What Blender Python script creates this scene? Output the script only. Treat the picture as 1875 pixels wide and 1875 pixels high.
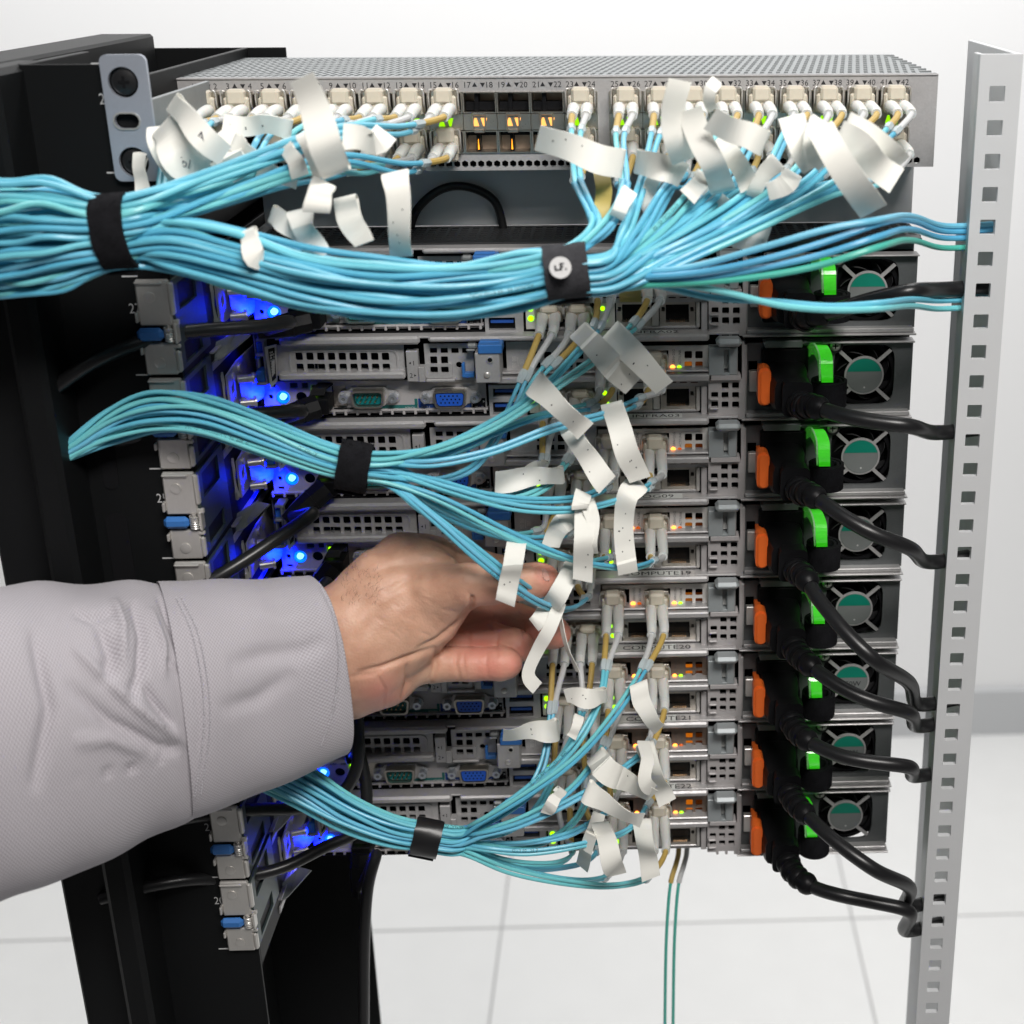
import bpy, bmesh, math, random
import numpy as np
from mathutils import Vector, Matrix
from mathutils.geometry import tessellate_polygon

random.seed(7); rng = np.random.RandomState(5)
for o in list(bpy.data.objects): bpy.data.objects.remove(o)
scene = bpy.context.scene
COL = scene.collection
S = 0.001                      # everything below is authored in millimetres

# ------------------------------------------------------------------ camera
CAM = np.array([96.110, -699.168, 172.894]); FPX = 2592.1; CX, CY = 1260.0, 861.0
ROT = np.array([[0.99927434, 0.03470716, 0.01569106],
                [-0.03799991, 0.93661621, 0.34829024],
                [-0.00260833, -0.34863375, 0.93725541]])     # columns: right, forward, up
cd = bpy.data.cameras.new('camera'); cam = bpy.data.objects.new('camera', cd); COL.objects.link(cam)
R3 = Matrix([[ROT[i][0], ROT[i][2], -ROT[i][1]] for i in range(3)])
cam.matrix_world = Matrix.Translation(Vector(CAM * S)) @ R3.to_4x4()
cd.sensor_width = 36; cd.sensor_fit = 'HORIZONTAL'; cd.lens = FPX / 1875 * 36
cd.shift_x = (937.5 - CX) / 1875; cd.shift_y = (CY - 937.5) / 1875
cd.clip_start = 0.01; cd.clip_end = 50
cd.dof.use_dof = True; cd.dof.focus_distance = 0.71; cd.dof.aperture_fstop = 11.0
scene.camera = cam
scene.render.resolution_x = scene.render.resolution_y = 1024
scene.view_settings.view_transform = 'Standard'; scene.view_settings.look = 'None'
scene.view_settings.exposure = 0.0; scene.view_settings.gamma = 1.0

# ------------------------------------------------------------------ light
w = bpy.data.worlds.new('World'); scene.world = w; w.use_nodes = True
bg = w.node_tree.nodes['Background']; bg.inputs[0].default_value = (0.97, 0.98, 1.0, 1); bg.inputs[1].default_value = 0.04

def area(name, loc, target, sx, sy, power, color):
    l = bpy.data.lights.new(name, 'AREA'); l.shape = 'RECTANGLE'; l.size = sx; l.size_y = sy
    l.energy = power; l.color = color
    o = bpy.data.objects.new(name, l); COL.objects.link(o); o.location = loc
    o.rotation_euler = (Vector(target) - Vector(loc)).to_track_quat('-Z', 'Y').to_euler()
    return o
area('ceiling_light_front', (0.40, -1.0, 0.98), (0.08, 0, 0.0), 0.7, 0.3, 22, (1.0, 0.965, 0.93))
area('added_fill_light', (-0.5, -1.5, 1.6), (0.0, -0.1, -0.3), 1.6, 0.3, 2.0, (0.97, 0.98, 1.0))  # added fill lamp, softly lifts the front of the rack
area('added_backdrop_light', (0.1, 0.9, 1.5), (0.1, 1.6, -0.8), 3.2, 0.6, 62, (1, 1, 1))  # added lamp that whitens the wall and floor behind the rack

# ------------------------------------------------------------------ picture <-> place
def at(px, py, Y):
    d = ROT @ np.array([(px - CX) / FPX, 1.0, -(py - CY) / FPX]); t = (Y - CAM[1]) / d[1]
    return CAM + t * d
def proj(P):
    P = np.atleast_2d(P); q = (P - CAM) @ ROT
    return np.stack([CX + FPX * q[:, 0] / q[:, 1], CY - FPX * q[:, 2] / q[:, 1]], 1)
def ppm(px, py, Y):            # pixels per millimetre there
    return FPX / ((at(px, py, Y) - CAM) @ ROT[:, 1])

# ------------------------------------------------------------------ materials
MATS = {}
def mat(name, col, rough=0.5, metal=0.0, var=0.0, bump=0.0, scale=400.0, emit=None, estr=0.0, sss=0.0, trans=0.0, rvar=0.0, stretch=None, alpha=None):
    if name in MATS: return MATS[name]
    m = bpy.data.materials.new(name); m.use_nodes = True; nt = m.node_tree; N = nt.nodes; L = nt.links
    b = N['Principled BSDF']; b.inputs['Base Color'].default_value = (*col, 1)
    b.inputs['Roughness'].default_value = rough; b.inputs['Metallic'].default_value = metal
    if emit: b.inputs['Emission Color'].default_value = (*emit, 1); b.inputs['Emission Strength'].default_value = estr
    if sss:
        b.inputs['Subsurface Weight'].default_value = sss; b.inputs['Subsurface Radius'].default_value = (1, .35, .2); b.inputs['Subsurface Scale'].default_value = 0.003
    if trans: b.inputs['Transmission Weight'].default_value = trans
    if var or bump or rvar:
        tc = N.new('ShaderNodeTexCoord'); mp = N.new('ShaderNodeMapping'); L.new(tc.outputs['Object'], mp.inputs[0])
        if stretch: mp.inputs['Scale'].default_value = stretch
        nz = N.new('ShaderNodeTexNoise'); nz.inputs['Scale'].default_value = scale; nz.inputs['Detail'].default_value = 5
        L.new(mp.outputs[0], nz.inputs['Vector'])
        if var:
            n2 = N.new('ShaderNodeTexNoise'); n2.inputs['Scale'].default_value = scale * .12; n2.inputs['Detail'].default_value = 4; L.new(mp.outputs[0], n2.inputs['Vector'])
            ad = N.new('ShaderNodeMath'); ad.operation = 'ADD'; L.new(nz.outputs[0], ad.inputs[0]); L.new(n2.outputs[0], ad.inputs[1])
            mr = N.new('ShaderNodeMapRange'); L.new(ad.outputs[0], mr.inputs[0]); mr.inputs[1].default_value = .6; mr.inputs[2].default_value = 1.4; mr.inputs[3].default_value = 1 - var; mr.inputs[4].default_value = 1 + var
            mx = N.new('ShaderNodeVectorMath'); mx.operation = 'SCALE'; mx.inputs[0].default_value = col; L.new(mr.outputs[0], mx.inputs['Scale'])
            L.new(mx.outputs[0], b.inputs['Base Color'])
        if rvar:
            mr = N.new('ShaderNodeMapRange'); L.new(nz.outputs[0], mr.inputs[0]); mr.inputs[1].default_value = .3; mr.inputs[2].default_value = .7; mr.inputs[3].default_value = max(.05, rough - rvar); mr.inputs[4].default_value = rough + rvar
            L.new(mr.outputs[0], b.inputs['Roughness'])
        if bump:
            bp = N.new('ShaderNodeBump'); bp.inputs['Strength'].default_value = bump; bp.inputs['Distance'].default_value = .0004
            L.new(nz.outputs[0], bp.inputs['Height']); L.new(bp.outputs[0], b.inputs['Normal'])
    MATS[name] = m; return m
STEEL = mat('galvanised_steel', (.47, .46, .46), .42, .38, var=.10, bump=.10, scale=900, rvar=.10)
STEELD = mat('grey_steel', (.25, .265, .27), .48, .45, var=.10, bump=.08, scale=900, rvar=.08)
STEELB = mat('bare_steel', (.62, .60, .57), .33, .62, var=.05, bump=.03, scale=1500, rvar=.05, stretch=(1, 1, .2))
PLATE = mat('satin_steel', (.72, .70, .67), .42, .25, var=.05, scale=1200)
PLAST = mat('grey_plastic', (.43, .41, .41), .5, .1, var=.05, bump=.05, scale=1200)
LEVER = mat('blue_grey_paint', (.34, .37, .38), .45, .25, var=.05, bump=.06, scale=1500)
NICKEL = mat('nickel', (.58, .54, .48), .3, .95, rvar=.03, scale=1500)
DARK = mat('cavity_shade', (.006, .006, .007), .8)  # near-black colour paints the shade inside holes and recesses
BLACK = mat('black_plastic', (.008, .008, .009), .38, var=.1, bump=.08, scale=1500)
BLACKR = mat('black_rubber', (.014, .014, .015), .33, var=.1, bump=.05, scale=900)
BLACKP = mat('black_powder_coat', (.007, .0075, .008), .5, bump=.15, scale=2500)
VELCRO = mat('black_hook_and_loop', (.010, .010, .012), .95, var=.5, bump=1.0, scale=1800)
VELG = mat('grey_webbing', (.045, .045, .05), .9, var=.4, bump=1.0, scale=1500)
BLUE = mat('blue_latch_plastic', (.035, .16, .46), .4, var=.05, scale=500)
TEAL = mat('teal_print', (.012, .13, .12), .5)
NAVY = mat('blue_print', (.01, .06, .28), .5)
TEALP = mat('teal_plastic', (.0, .16, .17), .35)
VGAB = mat('blue_connector_plastic', (.015, .10, .55), .4)
ORANGE = mat('orange_latch_plastic', (.78, .14, .02), .38, var=.05, scale=400)
BEIGE = mat('beige_plastic', (.60, .55, .45), .42, var=.04, scale=500, sss=.1)
WHITEP = mat('white_boot_plastic', (.72, .72, .69), .4, var=.03, scale=500, sss=.2)
SLEEVEY = mat('yellow_sleeve', (.52, .36, .10), .5, var=.05, scale=500)
SLEEVEW = mat('pale_sleeve', (.56, .57, .57), .4, var=.04, scale=500)
RINGM = mat('clear_marker_ring', (.62, .70, .72), .25, trans=.25)
INK = mat('dark_ink', (.012, .012, .015), .6)
INKW = mat('pale_ink', (.5, .5, .5), .6)
LABELM = mat('white_label_film', (.86, .85, .79), .58, var=.04, scale=90, rvar=.05); LABELM.node_tree.nodes['Principled BSDF'].inputs['Specular IOR Level'].default_value = .3
TAPE = mat('grey_label_tape', (.62, .64, .62), .35)
YTAPE = mat('yellow_tape', (.55, .42, .12), .5)
STICK = mat('white_sticker', (.6, .6, .58), .5, var=.06, scale=900)
for m_ in (BLACK, BLACKR, BLACKP, VELCRO, DARK, VELG): m_.node_tree.nodes['Principled BSDF'].inputs['Specular IOR Level'].default_value = .14
BLACKR.node_tree.nodes['Principled BSDF'].inputs['Specular IOR Level'].default_value = .45
def glow(n, c, s): return mat(n, tuple(x * .5 for x in c), .3, emit=c, estr=s)
LED_B = glow('blue_button_light', (.12, .40, 1.0), 3.8); LED_BR = glow('blue_ring_light', (.0, .10, 1.0), 2.6)
LED_G = glow('green_led', (.34, 1.0, .0), 2.2); LED_O = glow('orange_led', (1.0, .26, .03), 5.0)
LED_Y = glow('amber_triangle_led', (1.0, .42, .10), 1.5); LED_GT = glow('green_triangle_led', (.36, .9, .0), 1.0)
LED_OD = glow('dim_orange_glow', (1.0, .16, .0), .35)
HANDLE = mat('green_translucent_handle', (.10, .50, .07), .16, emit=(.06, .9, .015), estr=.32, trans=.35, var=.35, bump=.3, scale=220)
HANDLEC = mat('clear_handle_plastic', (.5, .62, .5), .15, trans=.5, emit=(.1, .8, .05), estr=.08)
def aqua(k):
    cols = [(.15, .53, .69), (.16, .57, .68), (.11, .46, .65), (.18, .60, .64), (.17, .54, .74), (.13, .50, .66)]
    return mat('aqua_jacket_%s' % 'abcdef'[k % 6], cols[k % 6], .36, var=.03, scale=300, rvar=.04)
AQG = mat('sea_green_jacket', (.08, .50, .40), .36)
AQB = mat('sky_blue_jacket', (.10, .42, .66), .36)

# ------------------------------------------------------------------ objects
class T:                       # a thing: an Empty at its base that parents its parts
    def __init__(s, name, label, cat, loc=(0, 0, 0), group=None):
        s.o = bpy.data.objects.new(name, None); COL.objects.link(s.o); s.loc = np.array(loc, float)
        s.o.location = Vector(s.loc * S); s.o.empty_display_size = .005
        s.o['label'] = label; s.o['category'] = cat
        if group: s.o['group'] = group
class MB:
    def __init__(s): s.v = []; s.f = []; s.uv = None
    def add(s, vs, fs):
        n = len(s.v); s.v += [tuple(float(c) for c in v) for v in vs]; s.f += [tuple(i + n for i in f) for f in fs]; return s
    def box(s, x0, x1, y0, y1, z0, z1, c=0.0):
        if x1 < x0: x0, x1 = x1, x0
        if y1 < y0: y0, y1 = y1, y0
        if z1 < z0: z0, z1 = z1, z0
        c = min(c, (x1 - x0) * .45, (y1 - y0) * .45, (z1 - z0) * .45)
        if c <= 0:
            vs = [(x, y, z) for x in (x0, x1) for y in (y0, y1) for z in (z0, z1)]
            return s.add(vs, [(0, 1, 3, 2), (4, 6, 7, 5), (0, 4, 5, 1), (2, 3, 7, 6), (0, 2, 6, 4), (1, 5, 7, 3)])
        vs = []; idx = {}
        X = (x0, x1); Yy = (y0, y1); Z = (z0, z1); sg = (1, -1)
        for i in (0, 1):
            for j in (0, 1):
                for k in (0, 1):
                    cx, cy, cz = X[i], Yy[j], Z[k]
                    idx[(i, j, k, 0)] = len(vs); vs.append((cx, cy + sg[j] * c, cz + sg[k] * c))
                    idx[(i, j, k, 1)] = len(vs); vs.append((cx + sg[i] * c, cy, cz + sg[k] * c))
                    idx[(i, j, k, 2)] = len(vs); vs.append((cx + sg[i] * c, cy + sg[j] * c, cz))
        fs = []
        g = lambda i, j, k, a: idx[(i, j, k, a)]
        for i in (0, 1): q = [g(i, 0, 0, 0), g(i, 1, 0, 0), g(i, 1, 1, 0), g(i, 0, 1, 0)]; fs.append(tuple(q if i else q[::-1]))
        for j in (0, 1): q = [g(0, j, 0, 1), g(0, j, 1, 1), g(1, j, 1, 1), g(1, j, 0, 1)]; fs.append(tuple(q if j else q[::-1]))
        for k in (0, 1): q = [g(0, 0, k, 2), g(1, 0, k, 2), g(1, 1, k, 2), g(0, 1, k, 2)]; fs.append(tuple(q if k else q[::-1]))
        for a in (0, 1):
            for b in (0, 1):
                fs.append((g(0, a, b, 1), g(1, a, b, 1), g(1, a, b, 2), g(0, a, b, 2)))
                fs.append((g(a, 0, b, 0), g(a, 1, b, 0), g(a, 1, b, 2), g(a, 0, b, 2)))
                fs.append((g(a, b, 0, 0), g(a, b, 1, 0), g(a, b, 1, 1), g(a, b, 0, 1)))
        for i in (0, 1):
            for j in (0, 1):
                for k in (0, 1): fs.append((g(i, j, k, 0), g(i, j, k, 1), g(i, j, k, 2)))
        return s.add(vs, fs)
    def tube(s, pts, rad, n=8, caps=True, e=None):
        P = np.asarray(pts, float); m = len(P)
        r = np.full(m, rad) if np.isscalar(rad) else np.asarray(rad, float)
        t = np.gradient(P, axis=0); t /= np.linalg.norm(t, axis=1)[:, None] + 1e-9
        a = np.array([0, 0, 1.]) if abs(t[0][2]) < .9 else np.array([1., 0, 0])
        u = np.cross(t[0], a); u /= np.linalg.norm(u); vs = []
        for i in range(m):
            u = u - t[i] * (u @ t[i]); u /= np.linalg.norm(u) + 1e-9; v = np.cross(t[i], u)
            for k in range(n):
                an = 2 * math.pi * k / n; vs.append(P[i] + r[i] * (math.cos(an) * u + math.sin(an) * v))
        fs = [(i * n + k, i * n + (k + 1) % n, (i + 1) * n + (k + 1) % n, (i + 1) * n + k) for i in range(m - 1) for k in range(n)]
        if caps: fs += [tuple(range(n))[::-1], tuple((m - 1) * n + k for k in range(n))]
        return s.add(vs, fs)
    def cyl(s, p0, p1, r0, r1=None, n=16):
        return s.tube([p0, p1], [r0, r0 if r1 is None else r1], n)
    def ycyl(s, x, z, y0, y1, r, n=20): return s.cyl((x, y0, z), (x, y1, z), r, r, n)
    def ring(s, x, z, y0, y1, ro, ri, n=24): return s.plate(circ(x, z, ro, n), [circ(x, z, ri, n)], y0, y1)
    def plate(s, outline, holes, y0, y1):       # x-z outline with holes, between depths y0 (front) and y1
        loops = [outline] + list(holes)
        tri = tessellate_polygon([[Vector((p[0], p[1], 0)) for p in lp] for lp in loops])
        flat = [p for lp in loops for p in lp]; n = len(flat)
        vs = [(p[0], y0, p[1]) for p in flat] + [(p[0], y1, p[1]) for p in flat]
        fs = [t for t in tri] + [(t[2] + n, t[1] + n, t[0] + n) for t in tri]
        k = 0
        for lp in loops:
            m = len(lp)
            for i in range(m): fs.append((k + i, k + (i + 1) % m, k + (i + 1) % m + n, k + i + n))
            k += m
        return s.add(vs, fs)
    def ribbon(s, pts, wv, th=.25):             # strip along pts, half-width vectors wv, thickness th
        P = np.asarray(pts, float); W = np.asarray(wv, float); t = np.gradient(P, axis=0)
        nn = np.cross(t, W); nn /= np.linalg.norm(nn, axis=1)[:, None] + 1e-9
        vs = []
        for p, q, m in zip(P, W, nn): vs += [p - q - m * th / 2, p + q - m * th / 2, p + q + m * th / 2, p - q + m * th / 2]
        fs = [(4 * i + a, 4 * i + (a + 1) % 4, 4 * i + 4 + (a + 1) % 4, 4 * i + 4 + a) for i in range(len(P) - 1) for a in range(4)]
        k = 4 * (len(P) - 1); fs += [(3, 2, 1, 0), (k, k + 1, k + 2, k + 3)]
        return s.add(vs, fs)
    def mesh(s, name, m, origin=(0, 0, 0), smooth=False, angle=35):
        me = bpy.data.meshes.new(name); V = (np.array(s.v) - np.array(origin)) * S
        me.from_pydata([tuple(v) for v in V], [], s.f); me.materials.append(m)
        bm = bmesh.new(); bm.from_mesh(me); bmesh.ops.recalc_face_normals(bm, faces=bm.faces); 
        if smooth:
            for f in bm.faces: f.smooth = True
            for e in bm.edges:
                if len(e.link_faces) == 2 and e.calc_face_angle(0) > math.radians(angle): e.smooth = False
        bm.to_mesh(me); bm.free(); return me
def part(par, name, mb, m, smooth=False, label=None, kind=None):
    """one mesh object under a thing (T) or under a part object"""
    if isinstance(par, T): po, org = par.o, par.loc
    else: po, org = par, np.array(par['_org'] if '_org' in par else (0, 0, 0))
    o = bpy.data.objects.new(name, mb.mesh(name, m, org, smooth)); COL.objects.link(o); o.parent = po
    o['_org'] = [float(c) for c in org]
    if label: o['label'] = label
    if kind: o['kind'] = kind
    return o
def solo(name, mb, m, label, cat, smooth=False, group=None, kind=None, loc=(0, 0, 0)):
    o = bpy.data.objects.new(name, mb.mesh(name, m, loc, smooth)); COL.objects.link(o); o.location = Vector(np.array(loc) * S)
    if kind: o['kind'] = kind
    if kind != 'structure': o['label'] = label; o['category'] = cat
    if group: o['group'] = group
    return o
def copy_tree(o, parent=None):
    c = o.copy(); COL.objects.link(c)
    if parent: c.parent = parent
    for ch in list(o.children): copy_tree(ch, c)
    return c
def circ(x, z, r, n=24, a0=0): return [(x + r * math.cos(a0 + 2 * math.pi * k / n), z + r * math.sin(a0 + 2 * math.pi * k / n)) for k in range(n)]
def rrect(x0, x1, z0, z1, r=.5, n=3):
    if x1 < x0: x0, x1 = x1, x0
    if z1 < z0: z0, z1 = z1, z0
    r = min(r, (x1 - x0) * .49, (z1 - z0) * .49); out = []
    for cx, cz, a in ((x1 - r, z1 - r, 0), (x0 + r, z1 - r, 90), (x0 + r, z0 + r, 180), (x1 - r, z0 + r, 270)):
        for k in range(n + 1): an = math.radians(a + 90 * k / n); out.append((cx + r * math.cos(an), cz + r * math.sin(an)))
    return out
_txt = {}
def text_geo(s):
    if s in _txt: return _txt[s]
    cu = bpy.data.curves.new('t', 'FONT'); cu.body = s; cu.size = 1; cu.resolution_u = 2
    o = bpy.data.objects.new('t', cu); COL.objects.link(o); bpy.context.view_layer.update()
    me = o.evaluated_get(bpy.context.evaluated_depsgraph_get()).to_mesh()
    V = np.array([v.co[:2] for v in me.vertices]) if len(me.vertices) else np.zeros((1, 2)); F = [tuple(p.vertices) for p in me.polygons]
    bpy.data.objects.remove(o); V[:, 0] -= V[:, 0].mean() * 0 + V[:, 0].min(); _txt[s] = (V, F); return _txt[s]
def text(mb, s, x, z, Y, h, rot=0.0, plane='front', ctr=True, sx=1.0):
    """flat lettering of cap height h, 0.06 mm proud"""
    V, F = text_geo(s); V = V.copy() * (h / .69); V[:, 0] *= sx
    if ctr: V[:, 0] -= V[:, 0].max() / 2; V[:, 1] -= h / 2
    c, q = math.cos(rot), math.sin(rot); V = np.stack([V[:, 0] * c - V[:, 1] * q, V[:, 0] * q + V[:, 1] * c], 1)
    if plane == 'front': P = [(x + a, Y, z + b) for a, b in V]
    else: P = [(x + a, Y + b, z) for a, b in V]
    return mb.add(P, F)
def tri(mb, x, z, Y, r, a): return mb.plate(circ(x, z, r, 3, a), [], Y, Y + .1)
def spline(P, step=2.2):
    P = np.asarray(P, float)
    Q = np.vstack([2 * P[0] - P[1], P, 2 * P[-1] - P[-2]]); out = []
    for i in range(1, len(Q) - 2):
        p0, p1, p2, p3 = Q[i - 1:i + 3]
        d = [max(np.linalg.norm(b - a), 1e-3) ** .5 for a, b in ((p0, p1), (p1, p2), (p2, p3))]
        t0, t1 = 0, d[0]; t2 = t1 + d[1]; t3 = t2 + d[2]
        n = max(2, int(np.linalg.norm(p2 - p1) / step))
        for k in range(n):
            t = t1 + (t2 - t1) * k / n
            A1 = (t1 - t) / (t1 - t0) * p0 + (t - t0) / (t1 - t0) * p1; A2 = (t2 - t) / (t2 - t1) * p1 + (t - t1) / (t2 - t1) * p2; A3 = (t3 - t) / (t3 - t2) * p2 + (t - t2) / (t3 - t2) * p3
            B1 = (t2 - t) / (t2 - t0) * A1 + (t - t0) / (t2 - t0) * A2; B2 = (t3 - t) / (t3 - t1) * A2 + (t - t1) / (t3 - t1) * A3
            out.append((t2 - t) / (t2 - t1) * B1 + (t - t1) / (t2 - t1) * B2)
    out.append(P[-1]); return np.array(out)
def smoothed(P, it=2):
    P = P.copy()
    for _ in range(it): P[1:-1] = .25 * P[:-2] + .5 * P[1:-1] + .25 * P[2:]
    return P
def arclen(P): return np.concatenate([[0], np.cumsum(np.linalg.norm(np.diff(P, axis=0), axis=1))])
def cut(P, a, b, n=None):
    s = arclen(P); b = min(b, s[-1]); q = np.linspace(a, b, n or max(2, int((b - a) / 2)))
    return np.stack([np.interp(q, s, P[:, k]) for k in range(3)], 1)
PITCH = 44.45
ZF = -1400.0                     # floor level

# ------------------------------------------------------------------ the room
WHITE = mat('floor_joint_grey', (.45, .45, .45), .6, var=.01, scale=20)
WALLM = mat('white_wall_paint', (.9, .9, .9), .8)
solo('floor', MB().box(-4000, 4000, -2500, 1900, ZF - 40, ZF), WHITE, '', '', kind='structure')
fl_ = bpy.data.objects['floor']; TL = MB().box(-298.5, 298.5, -298.5, 298.5, ZF, ZF + 3, 1.2).mesh('floor_tile', mat('pale_floor_tile', (.80, .80, .79), .5, var=.025, scale=14), (0, 0, ZF))
for ix in range(-4, 6):
    for iy in range(0, 4):
        o = bpy.data.objects.new('floor_tile', TL); COL.objects.link(o); o.parent = fl_; o.location = ((150 + 600 * ix) * S, (60 + 600 * iy - 260) * S, ZF * S)
solo('wall', MB().box(-4000, 4000, 1900, 1960, ZF - 40, 2600), WALLM, '', '', kind='structure')

sk_ = bpy.data.objects.new('skirting', MB().box(-4000, 4000, 1885, 1900, ZF, ZF + 110, 3).mesh('skirting', mat('skirting_grey', (.55, .56, .57), .5))); COL.objects.link(sk_); sk_.parent = bpy.data.objects['wall']
# ------------------------------------------------------------------ the server
def crop(bx):
    def g(u, v, Y=0.0):
        p = at(bx + u / 7.5, 600 + v / 7.5, Y); return p[0], p[2] + PITCH
    return g
A, B, Cc, D, E = crop(460), crop(700), crop(920), crop(1140), crop(1345)
def rb(mb, g, u0, v0, u1, v1, yf, yb, c=.25):
    x0, z1 = g(u0, v0, yf); x1, z0 = g(u1, v1, yf); return mb.box(x0, x1, yf, yb, z0, z1, c)
def rr(g, u0, v0, u1, v1, Y, r=.6):
    x0, z1 = g(u0, v0, Y); x1, z0 = g(u1, v1, Y); return rrect(x0, x1, z0, z1, r)
NAMES = ['INFRA01', 'INFRA02', 'INFRA03', 'LOG09', 'COMPUTE19', 'COMPUTE20', 'COMPUTE21', 'COMPUTE22']
ORD = ['first', 'second', 'third', 'fourth', 'fifth', 'sixth', 'seventh', 'eighth']
XR = 238.5
srv = T('rack_server', 'x', 'server', (0, 0, 0), 'servers stacked in the rack')
def build_server():
    t = srv
    xL = A(60, 900)[0]; xM = E(150, 700)[0]
    m = MB(); m.box(xL, XR, 14, 300, -9.5, 32.6, .3); body = part(t, 'chassis', m, STEELD)
    m = MB(); m.box(A(372, 0)[0], xM - 4, -9, 290, 32.9, 34.0, .2)
    rb(m, A, 370, 150, 2310, 238, -12, -8, 1.2)
    m.box(B(665, 0)[0], Cc(520, 0)[0], -12, -8, 31.6, 34.1, .9)
    x0 = Cc(560, 0)[0]; m.box(x0, D(1175, 0)[0], -12, -8, 30.4, 33.9, 1.0)
    part(t, 'lid', m, STEEL)
    # floor of the riser bays seen through the holes, its shade painted near-black
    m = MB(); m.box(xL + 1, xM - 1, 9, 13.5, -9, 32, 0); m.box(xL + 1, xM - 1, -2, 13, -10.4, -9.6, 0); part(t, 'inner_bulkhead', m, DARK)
    # left slot cover
    Y = -6
    x0, z1 = A(300, 245, Y); x1, z0 = B(318, 635, Y)
    holes = []
    for k in range(9):
        for (v0, v1) in ((345, 450), (495, 602)):
            sh = 14 if v0 > 400 else 0
            holes.append(rr(A, 600 + sh + 148.3 * k, v0, 712 + sh + 148.3 * k, v1, Y, .7))
    m = MB(); m.plate([(x0, z0), (x1, z0), (x1, z1), (x0, z1)], holes, Y, Y + 1.2)
    sc = part(t, 'slot_cover', m, STEEL)
    f0 = rr(A, 500, 318, 2032, 622, Y - .5, 3.2); f1 = rr(A, 525, 335, 2010, 610, Y - .5, 2.8)
    part(sc, 'bead', MB().plate(f0, [f1], Y - .6, Y + .2), STEEL)
    # lip under the slots
    m = MB(); rb(m, A, 372, 640, 2115, 715, -11, 0, .9); rb(m, A, 372, 632, 2090, 655, -9, -5, .4)
    part(t, 'slot_lip', m, STEEL)
    m = MB(); xa, za = D(-1750, 690, -11); xb, zb = D(1195, 735, -11); xa = B(1240, 0)[0]
    m.box(xa + 12, xb, -11, 0, zb, za, .6); m.box(xa + 12, xb, -8.5, 0, za + .8, za + 2.0, .5)
    part(t, 'card_lip', m, STEEL)
    # left clip, blue latch and black tag
    m = MB(); rb(m, A, 55, 150, 195, 195, -12, 2, .4); rb(m, A, 60, 360, 180, 400, -12, 2, .4); rb(m, A, 60, 760, 215, 800, -12, 2, .4); rb(m, A, 165, 150, 205, 790, -12, -6, .3); rb(m, A, 75, 400, 120, 560, -10, -6, .3)
    part(t, 'side_clip', m, STEELD)
    m = MB(); rb(m, A, 62, 205, 160, 355, -9, -2, .4); rb(m, A, 45, 400, 130, 435, -10, -2, .4); rb(m, A, 60, 600, 190, 745, -11, -2, .4)
    part(t, 'blue_latch', m, BLUE)
    xa, za = A(180, 270, -14); xb, zb = A(345, 230, -8); xc, zc = A(355, 740, -8); xd, zd = A(265, 840, -14)
    m = MB(); m.add([(xa, -14, za), (xb, -8, zb), (xc, -8, zc), (xd, -14, zd), (xa, -13, za), (xb, -7, zb), (xc, -7, zc), (xd, -13, zd)], [(0, 1, 2, 3), (7, 6, 5, 4), (0, 4, 5, 1), (1, 5, 6, 2), (2, 6, 7, 3), (3, 7, 4, 0)])
    tg = part(t, 'pull_tag', m, STEEL)
    q = lambda a, b: np.array([xa, -14.1, za]) * (1 - a) * (1 - b) + np.array([xb, -8.1, zb]) * a * (1 - b) + np.array([xc, -8.1, zc]) * a * b + np.array([xd, -14.1, zd]) * (1 - a) * b
    m = MB(); m.add([q(.28, .06), q(.85, .06), q(.9, .88), q(.35, .88)], [(0, 1, 2, 3)]); part(tg, 'black_sticker', m, BLACK)
    m = MB()
    for k in range(4):
        for j in range(9):
            if random.random() < .75: a = .40 + .11 * k; b = .14 + .07 * j; m.add([q(a, b) - [0, .05, 0], q(a + .05, b) - [0, .05, 0], q(a + .05, b + .05) - [0, .05, 0], q(a, b + .05) - [0, .05, 0]], [(0, 1, 2, 3)])
    part(tg, 'small_print', m, INKW)
    # slot number plate
    m = MB(); rb(m, B, 318, 322, 512, 742, -9, -4, .3); rb(m, B, 490, 545, 592, 748, -10, -4, .3)
    npl = part(t, 'slot_number_plate', m, STEEL)
    m = MB(); x, z = B(430, 487, -9.06); text(m, '1', x, z, -9.06, 2.4); x, z = B(383, 487, -9.06); tri(m, x, z, -9.08, .75, math.pi)
    x, z = B(398, 657, -9.06); text(m, '2', x, z, -9.06, 2.4); x, z = B(448, 657, -9.06); tri(m, x, z, -9.08, .75, 0)
    part(npl, 'slot_number', m, INK)
    # centre riser plate
    Y = -5; hs = []
    for u in (650, 797, 945): hs.append(rr(B, u, 280, u + 105, 350, Y, .3))
    hs.append(rr(B, 1092, 280, 1170, 352, Y, .3))
    for u in (655, 803): hs.append(rr(B, u, 395, u + 103, 495, Y, .4))
    x, z = B(1055, 510, Y); hs.append(circ(x, z, 1.6, 16))
    for u in (655, 803): hs.append(rr(B, u, 537, u + 112, 622, Y, .5))
    x0, z1 = B(568, 225, Y); x1, z0 = B(1270, 715, Y)
    part(t, 'riser_plate', MB().plate([(x0, z0), (x1, z0), (x1, z1), (x0, z1)], hs, Y, Y + 1), STEEL)
    m = MB(); m.plate(rr(B, 585, 503, 968, 688, -7, .8), [rr(B, u, 537, u + 112, 622, -7, .6) for u in (655, 803)], -7, -5.2)
    part(t, 'riser_tab', m, STEEL)
    m = MB(); xa, za = B(600, 715, -9); xb, zb = B(1000, 745, -9); m.box(xa, xb, -9, 0, zb, za, .3); part(t, 'riser_lip', m, STEEL)
    # silver latch box with blue top
    m = MB(); rb(m, B, 1262, 350, 1628, 760, -20, -3, .5); lb = part(t, 'latch_box', m, STEEL)
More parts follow.
